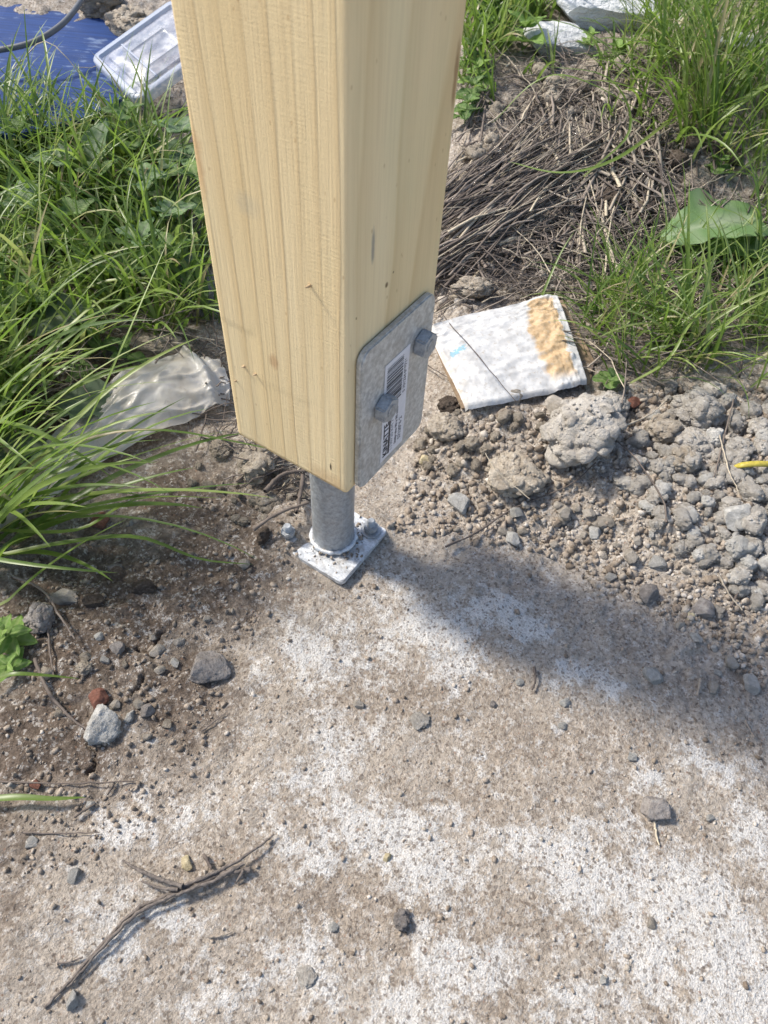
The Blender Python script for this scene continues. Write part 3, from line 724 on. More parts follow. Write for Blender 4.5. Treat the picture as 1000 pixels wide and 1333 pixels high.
tag(grit([(allpoly, 380, 2.5, 7), (bank, 1100, 3, 11), (backp, 500, 5, 16)], M_grit, 'grit'), 'pale grit and crumbs strewn over the ground and the right bank', 'gravel', kind='stuff')
tag(grit([(allpoly, 420, 2.5, 8), (leftp, 1000, 2.5, 9), (bank, 2600, 2.5, 11)], M_crumb, 'soil_crumbs'), 'brown soil crumbs strewn over the pale ground and left soil', 'gravel', kind='stuff')

# ------------------------------------------------------------------ tubes (stalks, twigs, cable)
def tube_arr(pts, r0, r1, sides=5, knob=0, seed=0):
    pts = np.asarray(pts, float); n = len(pts)
    T = np.gradient(pts, axis=0); T /= np.linalg.norm(T, axis=1)[:, None]+1e-12
    up = np.array([0, 0, 1.]); A = np.cross(T, up); A[np.linalg.norm(A, axis=1) < 1e-3] = (1, 0, 0)
    A /= np.linalg.norm(A, axis=1)[:, None]; B = np.cross(T, A)
    r = np.linspace(r0, r1, n)
    if knob: r = r*(1+knob*np.random.default_rng(seed).normal(size=n))
    th = np.arange(sides)*2*math.pi/sides
    V = (pts[:, None]+r[:, None, None]*(np.cos(th)[None, :, None]*A[:, None]+np.sin(th)[None, :, None]*B[:, None])).reshape(-1, 3)
    i = np.arange(n-1)[:, None]*sides; j = np.arange(sides)[None]; j2 = (j+1) % sides
    Q = np.stack([i+j, i+j2, i+sides+j2, i+sides+j], -1).reshape(-1, 4)
    return V, Q
def smooth_path(ctrl, n):
    """Catmull-Rom through control points"""
    c = np.asarray(ctrl, float); c = np.vstack([2*c[0]-c[1], c, 2*c[-1]-c[-2]])
    out = []; m = len(c)-3
    for k in range(n):
        t = k/(n-1)*m; i = min(int(t), m-1); f = t-i
        p0, p1, p2, p3 = c[i:i+4]
        out.append(.5*((2*p1)+(-p0+p2)*f+(2*p0-5*p1+4*p2-p3)*f*f+(-p0+3*p1-3*p2+p3)*f**3))
    return np.array(out)
def tube_obj(name, ctrl, r0, r1, mat, hue=.5, n=18, sides=6, parent=None, knob=.08, seed=0, wob=0., **tg):
    pts = smooth_path(ctrl, n)
    if wob:
        r = np.random.default_rng(seed+5); pts[1:-1] += r.normal(size=(n-2, 3))*wob
    V, Q = tube_arr(pts, r0, r1, sides, knob, seed)
    me = mesh_from(name, V, quads=Q); attr(me, 'hue', np.full(len(V), hue)+np.random.default_rng(seed).normal(size=len(V))*.05)
    o = link(name, me, mat) if parent is None else child_world(name, me, mat, parent)
    return tag(o, **tg)
def px_path(pl, lift):
    return [P(u, v, (lift[i] if isinstance(lift, (list, tuple)) else lift)) for i, (u, v) in enumerate(pl)]

# forked twig, bottom left
tw = empty('forked_twig', tuple(P(230, 1160))); tag(tw, 'grey forked twig lying on the pale ground at the bottom left', 'twig')
M_twig = plain('weathered_twig', (.22, .185, .16), .85, nsc=500, var=.55, bump=.0012)
tube_obj('stem', px_path([(58, 1312), (100, 1268), (140, 1222), (180, 1183), (240, 1158), (290, 1138), (326, 1132)], [.001, .002, .003, .004, .004, .0045, .004]), .0008, .0018, M_twig, parent=tw, n=46, knob=.14, wob=.0003, seed=1)
tube_obj('stem', px_path([(88, 1285), (140, 1226), (182, 1187), (236, 1162), (280, 1146), (318, 1124)], [.002, .005, .006, .0065, .006, .005]), .0008, .0015, M_twig, parent=tw, n=40, knob=.14, wob=.0003, seed=8)
tube_obj('branch', px_path([(236, 1156), (270, 1140), (305, 1124), (335, 1104), (357, 1086)], [.005, .006, .006, .005, .004]), .0015, .0006, M_twig, parent=tw, n=26, knob=.14, wob=.0003, seed=2)
tube_obj('branch', px_path([(238, 1154), (210, 1145), (180, 1132), (160, 1120)], [.008, .007, .006, .003]), .0016, .0006, M_twig, parent=tw, n=16, knob=.1, seed=3)
tube_obj('branch', px_path([(232, 1158), (208, 1156), (184, 1147)], [.007, .006, .004]), .0013, .0005, M_twig, parent=tw, n=12, knob=.1, seed=4)
tube_obj('branch', px_path([(318, 1132), (312, 1142), (307, 1150)], [.006, .004, .002]), .0012, .0005, M_twig, parent=tw, n=8, knob=.1, seed=5)
# other single stalks: (pixel path, lift, radius mm, hue, label)
stalks = [([(46, 858), (62, 898), (88, 930), (116, 952)], .004, 1.5, .35, 'thin brown twig leaning onto the rough white stone'),
          ([(18, 750), (55, 768), (80, 805), (98, 832)], .008, 1.1, .55, 'bent grey stalk passing the tan flat sided stone'),
          ([(62, 815), (66, 850), (70, 880)], .004, 1.0, .4, 'short upright stalk beside the spongy grey clod'),
          ([(574, 403), (588, 425), (612, 450), (640, 485), (672, 523)], [.020, .026, .024, .022, .012], .6, .15, 'thin dark twig lying across the white packet'),
          ([(548, 470), (580, 490), (606, 500)], .010, .6, .15, 'short dark twig at the left edge of the packet'),
          ([(632, 590), (645, 612), (664, 628), (690, 650)], .030, .5, .97, 'pale curved straw over the yellowish brown clod'),
          ([(580, 712), (620, 694), (665, 664), (740, 632), (775, 605)], .006, .9, .25, 'long dark stalk crossing the dust above the crack'),
          ([(852, 1070), (854, 1084), (858, 1101)], .0015, .9, 1.0, 'short straw just under the dark grey stone'),
          ([(955, 520), (940, 580), (930, 620)], .012, .9, .45, 'brown stalk hanging over the right bank'),
          ([(800, 560), (845, 540), (868, 520)], .018, .8, .9, 'pale straw between the two big pale clods'),
          ([(937, 565), (948, 610), (962, 640)], .014, .7, .95, 'curved pale straw above the yellow strip'),
          ([(935, 748), (950, 775), (966, 795)], .006, .9, .85, 'pale straw at the foot of the right bank'),
          ([(984, 700), (975, 740), (952, 790)], .006, 1.6, .3, 'dark stick among the pebbles at the right edge'),
          ([(868, 680), (862, 650), (830, 600), (805, 575)], .014, .8, .35, 'dark stalk running up the right bank'),
          ([(912, 885), (908, 906)], .003, 1.3, .75, 'short pale stick in the shaded dust at the right'),
          ([(970, 938), (982, 960)], .003, .9, .7, 'short stalk near the right edge below the shade'),
          ([(695, 868), (697, 884), (693, 898)], .004, 1.1, .15, 'small dark root sticking out along the slab edge'),
          ([(330, 690), (356, 672), (385, 660), (402, 655)], .014, 2.0, .45, 'stout brown root beside the steel tube'),
          ([(395, 612), (392, 640), (386, 668)], .010, 2.2, .3, 'dark upright root fragment left of the steel tube'),
          ([(345, 640), (368, 618), (400, 612)], .014, 2.4, .3, 'thick dark root under the post'),
          ([(30, 1084), (80, 1085), (130, 1084)], .002, .6, .4, 'thin straight stalk on the ground near the left edge'),
          ([(0, 1017), (90, 1020), (175, 1017)], .002, .7, .35, 'long thin stalk above the lone green blade'),
          ([(97, 1064), (112, 1054), (124, 1046)], .003, .9, .2, 'short dark twig left of the limed patch'),
          ([(150, 1018), (140, 1035)], .002, .9, .2, 'tiny dark twig above the limed patch'),
          ([(75, 1254), (92, 1252), (108, 1246)], .002, .8, .6, 'flat straw scrap left of the forked twig'),
          ([(272, 1220), (290, 1218), (303, 1212)], .002, .8, .75, 'flat straw scrap below the forked twig'),
          ([(265, 1112), (272, 1124), (276, 1132)], .003, 1.2, .3, 'short thick twig bit above the forked twig'),
          ([(262, 952), (278, 940), (293, 928)], .002, .6, .5, 'thin straw scrap below the largest grey stone'),
          ([(0, 110), (30, 82), (65, 55), (140, 130), (190, 180)], [.04, .07, .10, .05, .01], .7, .95, 'kinked pale straw rising over the blue board')]
for i, (pl, lf, r, h, lab) in enumerate(stalks):
    if 'kinked' in lab:
        base = P(185, 190); q1 = G(65, 55, base[2]+.09)
        a1 = P(0, 112); ctrl = [a1, (a1+q1)/2+np.array([0, 0, .005]), q1, (q1+base)/2, base]
    else: ctrl = px_path(pl, lf)
    tube_obj('dry_stalk', ctrl, r*.001, r*.0006, M_straw, h, n=16, sides=5, seed=i, knob=.12, wob=.0002, label=lab, cat='stalk')

# heap of dead stalks
def heap():
    Vs = []; Qs = []; hu = []; off = 0
    def add(p, dirpx, L, r, hue, lift):
        nonlocal off
        d = np.array([dirpx[0]*CA-dirpx[1]*SA, dirpx[0]*SA+dirpx[1]*CA]); d /= np.linalg.norm(d)
        n = 7; t = np.linspace(-.5, .5, n)*L
        k = rng.normal()*.5; perp = np.array([-d[1], d[0]])
        xy = p[:2][None]+t[:, None]*d[None]+((t/L)**2*L*k*.35)[:, None]*perp[None]+perp[None]*(rng.normal(size=(n, 1))*.0008)
        z = macro(xy[:, 0], xy[:, 1])+.004+lift+rng.normal(size=n)*.0012+(np.linspace(-1, 1, n)*rng.normal()*.004)
        z = np.maximum(z, macro(xy[:, 0], xy[:, 1])+.003)
        V, Q = tube_arr(np.column_stack([xy, z]), r, r*.6, 4)
        V = V.reshape(-1, 4, 3); V[..., 2] = V.mean(1)[:, None, 2]+(V[..., 2]-V.mean(1)[:, None, 2])*.55; V = V.reshape(-1, 3)
        Vs.append(V); Qs.append(Q+off); off += len(V); hu.append(np.full(len(V), hue))
    # main swathe: sweeps from the post up to the right; others random
    A = [(575, 350), (560, 250), (640, 200), (700, 120), (800, 110), (860, 150), (860, 260), (760, 320), (640, 345)]
    for (u, v) in scatter_px(A, 1000):
        p = P0(u, v)
        f = np.clip((u-570)/200, 0, 1)
        th = math.radians(rng.normal(34-14*f, 13)) if rng.random() < .62-.25*f else rng.uniform(0, 3.14)
        if u > 680 and rng.random() < .3: th = math.radians(rng.normal(95, 20))
        if v < 200 and rng.random() < .3: continue
        add(p, (math.cos(th), math.sin(th)*1.4), rng.uniform(.04, .17)*(.45 if v < 210 else 1), .0004+.0026*rng.random()**2.6, np.clip(rng.normal(.64, .25), 0, 1), rng.uniform(0, .013))
    B = [(575, 330), (700, 330), (900, 250), (1000, 300), (960, 480), (780, 500), (760, 400), (575, 400)]
    for (u, v) in scatter_px(B, 480):
        p = P0(u, v); th = rng.normal(.2, .6) if rng.random() < .6 else rng.uniform(0, 3.14)
        add(p, (math.cos(th), math.sin(th)), rng.uniform(.04, .13), rng.uniform(.0005, .0013), np.clip(rng.normal(.5, .25), 0, 1), rng.uniform(0, .02))
    E = [(600, 250), (620, 100), (720, 60), (900, 60), (960, 200), (860, 220), (780, 120), (660, 180)]
    for (u, v) in scatter_px(E, 420):
        p = P0(u, v); th = rng.uniform(0, 3.14)
        add(p, (math.cos(th), math.sin(th)), rng.uniform(.02, .10), .0004+.0014*rng.random()**2, np.clip(rng.normal(.55, .25), 0, 1), rng.uniform(0, .012))
    F2 = [(572, 345), (566, 270), (640, 215), (740, 215), (700, 290), (640, 335)]
    for (u, v) in scatter_px(F2, 420):
        p = P0(u, v); th = math.radians(rng.normal(30, 9))
        add(p, (math.cos(th), math.sin(th)*1.4), rng.uniform(.07, .18), .0005+.0018*rng.random()**2.2, np.clip(rng.normal(.6, .28), 0, 1), rng.uniform(.004, .022))
    C = [(300, 440), (330, 560), (410, 610), (400, 660), (300, 600), (200, 470)]
    for (u, v) in scatter_px(C, 90):
        p = P0(u, v); th = rng.uniform(0, 3.14)
        add(p, (math.cos(th), math.sin(th)), rng.uniform(.02, .07), rng.uniform(.0005, .0013), np.clip(rng.normal(.35, .25), 0, 1), rng.uniform(0, .01))
    D = [(0, 140), (230, 100), (290, 440), (0, 600)]
    for (u, v) in scatter_px(D, 260):
        p = P0(u, v); th = rng.uniform(0, 3.14)
        add(p, (math.cos(th), math.sin(th)), rng.uniform(.03, .12), rng.uniform(.0005, .0011), np.clip(rng.normal(.6, .25), 0, 1), rng.uniform(0, .03))
    me = mesh_from('dead_stalks', np.concatenate(Vs), quads=np.concatenate(Qs)); attr(me, 'hue', np.concatenate(hu))
    tag(link('dead_stalks', me, M_straw), 'tangled heap of dead grey brown stalks and roots behind the post', 'stalks', kind='stuff')
heap()

# ------------------------------------------------------------------ grass
class Blades:
    def __init__(s): s.V = []; s.Q = []; s.h = []; s.a = []; s.off = 0
    def path(s, pts, w, hue, twist=0):
        pts = np.asarray(pts); n = len(pts)
        T = np.gradient(pts, axis=0); T /= np.linalg.norm(T, axis=1)[:, None]+1e-12
        A = np.cross(T, (0, 0, 1.)); ln = np.linalg.norm(A, axis=1)[:, None]; A = np.where(ln > .05, A/(ln+1e-9), np.array([[1., 0, 0]]))
        for i in range(1, n):
            if A[i]@A[i-1] < 0: A[i] = -A[i]
        N = np.cross(A, T)
        if twist:
            th = twist*np.linspace(.2, 1, n)[:, None]; A, N = A*np.cos(th)+N*np.sin(th), -A*np.sin(th)+N*np.cos(th)
        t = np.linspace(0, 1, n); ww = w*.5*np.minimum(1, .65+1.2*t)*np.power(np.clip(1-t, 0, 1), .55)
        V = np.stack([pts-A*ww[:, None]+N*ww[:, None]*.35, pts, pts+A*ww[:, None]+N*ww[:, None]*.35], 1).reshape(-1, 3)
        i = np.arange(n-1)*3
        Q = np.concatenate([np.stack([i, i+1, i+4, i+3], -1), np.stack([i+1, i+2, i+5, i+4], -1)])+s.off
        s.V.append(V); s.Q.append(Q); s.off += len(V); s.h.append(np.full(len(V), hue)); s.a.append(np.repeat(t, 3))
    def grow(s, root, az, L, lean, bend, w, hue, n=8):
        th = lean+bend*np.linspace(0, 1, n)**1.3
        seg = L/(n-1); az = az+np.linspace(0, rng.normal()*.35, n)
        st = np.stack([np.sin(th)*np.cos(az), np.sin(th)*np.sin(az), np.cos(th)], -1)*seg
        pts = root+np.vstack([np.zeros(3), np.cumsum(st, 0)[:-1]])
        g = macro(pts[:, 0], pts[:, 1])+.004; pts[:, 2] = np.maximum(pts[:, 2], g)
        s.path(pts, w, hue, rng.normal()*.5)
    def build(s, name):
        me = mesh_from(name, np.concatenate(s.V), quads=np.concatenate(s.Q)); attr(me, 'hue', np.concatenate(s.h)); attr(me, 'along', np.concatenate(s.a))
        return link(name, me, M_blade)
def hue():
    r = rng.random()
    if r < .10: return rng.uniform(.92, 1)
    return float(np.clip(rng.normal(.48, .26), 0, .88))
G0 = Blades()
def field(poly, n, L, w=(.0026, .0062), lean=(.1, .8), bend=(.3, 1.6), tuft=6):
    for (u, v) in scatter_px(poly, n//tuft):
        p0 = P0(u, v); az0 = rng.uniform(0, 6.28)
        for _ in range(tuft):
            p = p0+np.array([rng.normal()*.008, rng.normal()*.008, 0]); p[2] = macro(p[0], p[1])+.001
            G0.grow(p, az0+rng.normal()*1.5, rng.uniform(*L), rng.uniform(*lean), rng.uniform(*bend), rng.uniform(*w), hue())
field([(-120, 190), (60, 190), (150, 210), (240, 230), (262, 330), (285, 440), (200, 440), (90, 480), (-40, 560), (-160, 560)], 1500, (.05, .17))
field([(-120, 160), (110, 175), (200, 190), (240, 260), (-80, 260)], 420, (.05, .13))
field([(-150, 480), (30, 500), (20, 600), (-60, 680), (-200, 700)], 300, (.05, .13))
field([(590, -60), (760, -40), (740, 30), (650, 60), (600, 110)], 620, (.04, .11))
field([(800, -60), (900, -60), (900, 90), (830, 100)], 160, (.05, .12), (.002, .004))
field([(850, -60), (1100, -60), (1100, 150), (960, 170), (860, 110)], 900, (.06, .20), (.002, .005))
field([(850, 330), (1100, 330), (1100, 500), (900, 500), (780, 490), (760, 430)], 520, (.04, .12), (.0018, .004))
field([(930, 180), (1100, 150), (1100, 330), (950, 300)], 220, (.05, .13), (.0018, .004))
field([(620, 60), (760, 70), (900, 60), (940, 200), (860, 200), (700, 130), (610, 150)], 130, (.03, .10), (.002, .0045))
tag(G0.build('grass'), 'fresh green grass growing in patches around the bare soil', 'grass', kind='stuff')

def tuft(u, v, n, L, w, azc, azs, lean, bend, lab, spread=.02):
    r = P(u, v); e = empty('grass_tuft', tuple(r)); tag(e, lab, 'grass tuft', None)
    for _ in range(n):
        b = Blades(); p = r+np.array([rng.normal()*spread, rng.normal()*spread, 0]); p[2] = macro(p[0], p[1])
        b.grow(p, azc+rng.normal()*azs, rng.uniform(*L), rng.uniform(*lean), rng.uniform(*bend), rng.uniform(*w), hue(), 12)
        o = b.build('blade'); o.data.transform(Matrix.Translation(-e.location)); o.parent = e
    return e
AZR = math.atan2(SA, CA)                       # azimuth of picture right
T1 = tuft(-25, 690, 62, (.10, .26), (.004, .0078), AZR+.1, .42, (.4, 1.05), (.45, 1.0), 'big grass tuft arching in from the left edge over the dark soil', .026)
T2 = tuft(-10, 560, 26, (.10, .24), (.004, .0072), AZR+.1, .6, (.3, .8), (.6, 1.4), 'grass tuft whose blades droop over the milky plastic film', .028)
T3 = tuft(905, 175, 70, (.08, .24), (.003, .0062), AZR+2.2, 1.5, (.1, .9), (.4, 1.4), 'spreading grass tuft at the upper right beside the dead stalks', .02)
T4 = tuft(900, 450, 60, (.07, .17), (.0026, .0055), AZR+2.4, 1.2, (.3, 1.1), (.3, 1.1), 'low grass tuft right of the white packet', .022)
T5 = tuft(990, 420, 40, (.06, .16), (.0026, .005), AZR+1.8, 1.2, (.1, .8), (.4, 1.2), 'upright grass tuft at the right edge above the clods', .02)
T6 = tuft(20, 250, 50, (.08, .19), (.003, .006), AZR+1.6, 1.5, (.1, .7), (.3, 1.2), 'grass tuft in front of the blue board at the left edge', .03)
T7 = tuft(200, 400, 40, (.07, .17), (.003, .006), AZR+1.0, 1.4, (.2, .9), (.3, 1.2), 'grass tuft between the post and the brown clod behind the film', .03)
# hand-placed long blades that read singly
def blade(ctrl_px, lifts, w, hu_, lab, par=None):
    b = Blades(); b.path(smooth_path(px_path(ctrl_px, lifts), 16), w, hu_, .3)
    if par is None: return tag(b.build('fallen_grass'), lab, 'grass blade')
    o = b.build('blade'); o.data.transform(Matrix.Translation(-par.location)); o.parent = par; o['label'] = lab; return o
blade([(-30, 1042), (20, 1038), (70, 1040), (112, 1038)], [.006, .01, .008, .003], .0055, .4, 'single green blade lying on the ground at the left edge')
blade([(-10, 612), (80, 575), (200, 560), (320, 578), (445, 606)], [.05, .07, .07, .05, .03], .0048, .3, 'long dark blade reaching under the bottom of the post', T2)
blade([(-20, 545), (40, 560), (100, 590), (150, 625)], [.06, .09, .08, .05], .0065, .45, 'broad blade bending down across the milky film', T2)
blade([(60, 640), (110, 560), (160, 450), (220, 310)], [.02, .08, .13, .17], .0035, .65, 'tall light blade rising steeply over the milky film', T2)
blade([(-10, 725), (90, 705), (180, 700), (260, 728), (330, 735)], [.03, .05, .045, .025, .01], .0055, .3, 'long dark blade arching right over the dark soil', T1)
blade([(-10, 690), (100, 690), (180, 650), (290, 648)], [.03, .05, .05, .03], .0045, .6, 'light green blade pointing right above the dark soil', T1)
blade([(0, 475), (100, 420), (200, 385), (285, 410)], [.08, .11, .10, .06], .0042, .45, 'green blade curving towards the left edge of the post', T7)
blade([(870, 160), (800, 210), (730, 225), (660, 210)], [.02, .06, .06, .03], .0055, .5, 'broad blade curving left over the dead stalks', T3)
blade([(870, 165), (760, 110), (700, 105), (640, 160)], [.02, .09, .08, .03], .004, .5, 'arched blade crossing the dead stalks', T3)
blade([(760, 230), (820, 170), (790, 110), (700, 85)], [.02, .03, .05, .04], .004, .3, 'dark blade lying along the top of the dead stalks', T3)
blade([(700, 400), (712, 370), (730, 330), (748, 300)], [.01, .03, .05, .06], .0035, .4, 'upright blade behind the white packet', T4)
blade([(820, 500), (868, 470), (900, 420), (940, 380)], [.01, .03, .05, .05], .004, .7, 'light blade rising from the foot of the right bank', T4)
blade([(-10, 885), (20, 878), (60, 880), (104, 884)], [.02, .025, .02, .012], .0042, .3, 'lone blade above the leaning twig on the left') 

# ------------------------------------------------------------------ leaves and weeds
def leaf_mesh(key, L=1., W=.5, shape='ovate', serr=0., fold=.25, curl=.3, lobes=0):
    nl, nw = 12, 6; V = []; mid = []
    for i in range(nl+1):
        t = i/nl
        if shape == 'ovate': w = math.sin(math.pi*min(1, t**.75))**.8
        elif shape == 'round': w = math.sqrt(max(0, 1-(2*t-1)**2))
        else: w = math.sin(math.pi*t**.6)
        if lobes: w *= 1+.16*math.sin(t*math.pi*lobes)
        for j in range(-nw//2, nw//2+1):
            s = j/(nw/2); e = (1+serr*((i % 2)*2-1)*abs(s)**3)
            x = s*w*W/2*e; z = -curl*L*t*t*.6+abs(s)*w*fold*W*.5-.05*L*math.sin(s*6+t*9)*abs(s)
            V.append((x, t*L+serr*.15*abs(s)*L*0, z)); mid.append(max(0, 1-abs(s)*6)+(.4 if (i % 3 == 0 and s != 0) else 0))
    n = nw+1; Q = [(i*n+j, i*n+j+1, (i+1)*n+j+1, (i+1)*n+j) for i in range(nl) for j in range(nw)]
    me = mesh_from(key, V, quads=Q); attr(me, 'mid', mid); return me
LM = {'chick': leaf_mesh('leaf', 1, .62, 'ovate', 0, .3, .25), 'round': leaf_mesh('leaf', 1, .9, 'round', 0, .2, .2),
      'broad': leaf_mesh('leaf', 1, .8, 'ovate', .08, .18, .35, 5), 'long': leaf_mesh('leaf', 1, .34, 'ovate', .05, .3, .5)}
_lm = {}
def lmesh(k, mat):
    if (k, mat.name) not in _lm:
        m = LM[k].copy(); m.materials.append(mat); _lm[(k, mat.name)] = m
    return _lm[(k, mat.name)]
def put_leaf(parent, p, az, tilt, size, k, mat, roll=0.):
    o = bpy.data.objects.new('leaf', lmesh(k, mat)); col.objects.link(o); o.parent = parent
    o.location = Vector(p)-parent.location
    o.rotation_mode = 'XYZ'; m = Matrix.Rotation(az-math.pi/2, 4, 'Z') @ Matrix.Rotation(tilt, 4, 'X') @ Matrix.Rotation(roll, 4, 'Y')
    o.rotation_euler = m.to_euler(); o.scale = (size, size, size); return o
def plant(name, u, v, leaf_px, tiers, h, k, mat, lab, cat='weed', group=None, lift=0.):
    p = P(u, v); m = mpp(p); e = empty(name, tuple(p)); tag(e, lab, cat, group)
    top = p+np.array([rng.normal()*.004, rng.normal()*.004, h])
    tube_obj('stem', [p-np.array([0, 0, .003]), (p+top)/2+rng.normal(size=3)*.002, top], .0009, .0006, M_stem, parent=e, n=6, sides=5)
    for ti, nl in enumerate(tiers):
        f = 1-ti/max(1, len(tiers)); c = p*(1-f)+top*f; az0 = rng.uniform(0, 6.28)
        for j in range(nl):
            sz = leaf_px*m*rng.uniform(.8, 1.15)*(.62+.38*ti/max(1, len(tiers)-1) if len(tiers) > 1 else 1)
            put_leaf(e, c, az0+j*6.283/nl+rng.normal()*.25, rng.uniform(.0, .45)+(.35 if ti == 0 and len(tiers) > 1 else 0), sz, k, mat, rng.normal()*.2)
    return e
M_stem = plain('green_stem', (.16, .24, .07), .6)
plant('seedling', 20, 838, 34, [4, 5, 5], .022, 'chick', M_leafb, 'bright green seedling with glossy oval leaves at the left edge')
plant('seedling', 22, 872, 30, [4, 4], .012, 'chick', M_leafb, 'lower seedling right under the brightest one at the left edge')
plant('chickweed', 14, 492, 34, [4, 4], .05, 'chick', M_leaf, 'oval leaved weed standing in the grass at the left edge above the film')
plant('chickweed', 140, 470, 30, [4, 4], .03, 'chick', M_leaf, 'small oval leaved weed behind the milky film')
plant('chickweed', 112, 500, 26, [3, 4], .02, 'chick', M_leaf, 'small weed touching the rear edge of the milky film')
plant('chickweed', 170, 475, 28, [3, 3], .025, 'chick', M_leaf, 'weed between brown clod and milky film')
plant('seedling', 683, 72, 44, [4, 4], .03, 'chick', M_leafb, 'bright pointed leaved seedling above the dead stalks')
for i, (u, v, lab) in enumerate([(612, 90, 'topmost'), (622, 118, 'second'), (608, 140, 'lowest'), (640, 60, 'farthest'), (634, 30, 'top edge'), (660, 12, 'outer top edge'), (605, 160, 'nearest')]):
    plant('chickweed', u, v, 28, [4, 4, 4], .025, 'chick', M_leafb if i % 2 else M_leaf, lab+' bright chickweed growing just behind the right edge of the post')
for i, (u, v) in enumerate([(690, 30), (730, 15), (795, 85), (762, 70), (850, 60)]):
    plant('chickweed', u, v, 24, [4, 4], .02, 'chick', M_leafb, 'small chickweed '+('left of the bluish chalky block', 'above the bluish chalky block', 'right below the largest chalky block', 'between the two chalky blocks', 'right of the largest chalky block')[i], group='chickweed by the chalky blocks')
for i, (u, v) in enumerate([(790, 378), (770, 420), (785, 500), (850, 455), (905, 320), (870, 335), (930, 225)]):
    plant('chickweed', u, v, 20, [3, 4], .015, 'round', M_leaf, 'tiny round leaved weed '+('above the packet corner', 'right of the packet', 'below the right end of the packet', 'in the low grass tuft', 'left of the large scalloped leaf', 'left below the large scalloped leaf', 'on the brown upper clod')[i], group='tiny weeds on the right')
for i, (u, v, wl) in enumerate([(60, 330, 'left of the middle of'), (180, 220, 'at the far rim of'), (205, 300, 'near the post in the middle of'), (150, 300, 'in the middle of'), (230, 350, 'closest to the post edge in'), (120, 350, 'just above the dull broad leaf in'),
        (190, 380, 'behind the brown clod in'), (240, 390, 'at the near post corner of'), (250, 240, 'beside the upper post edge in'), (40, 240, 'at the far left of'), (100, 280, 'right of the leftmost weed in'), (270, 300, 'half behind the post edge in')]):
    plant('weed', u, v, 52, [4, 5], .06, ('broad', 'chick')[i % 2], (M_leafg, M_leaf)[i % 2], 'leafy weed '+wl+' the left grass patch', group='weeds in the left grass')
def lone_leaf(u, v, lift, size_px, az, tilt, k, mat, lab, roll=0.):
    p = P(u, v, lift); e = empty('leaf_plant', (p[0], p[1], p[2]-lift)); tag(e, lab, 'leaf')
    put_leaf(e, p, az, tilt, size_px*mpp(p), k, mat, roll)
    tube_obj('stalk', [p-np.array([0, 0, lift]), p-np.array([.002, 0, lift*.5]), p], .0012, .001, M_stem, parent=e, n=5, sides=5)
lone_leaf(992, 285, .02, 140, AZR+3.45, .12, 'broad', M_leafg, 'large scalloped leaf lying on the right edge of the picture')
lone_leaf(1010, 330, .02, 90, AZR+3.0, .2, 'broad', M_leaf, 'second scalloped leaf below the large one on the right')
lone_leaf(120, 215, .05, 62, AZR+1.2, .9, 'chick', M_leafg, 'pale greyish leaf standing up in front of the blue board')
lone_leaf(-30, 600, .02, 95, AZR+.5, .1, 'broad', M_leafd, 'dull toothed leaf at the left edge below the oval weed')
lone_leaf(30, 425, .03, 100, AZR+.35, .25, 'broad', M_leafd, 'dull broad leaf in the grass left of the brown clod')
lone_leaf(75, 520, .02, 90, AZR-.1, .1, 'broad', M_leafd, 'dull leaf slipping under the milky film')
lone_leaf(-10, 395, .04, 80, AZR+.2, .3, 'broad', M_leaf, 'green leaf at the left edge in the middle of the grass')
lone_leaf(140, 265, .03, 60, AZR+1.0, .4, 'broad', M_leafg, 'pale lobed leaf in the grass left of the post')
lone_leaf(190, 250, .04, 55, AZR+.6, .5, 'broad', M_leaf, 'lobed leaf close to the left edge of the post')

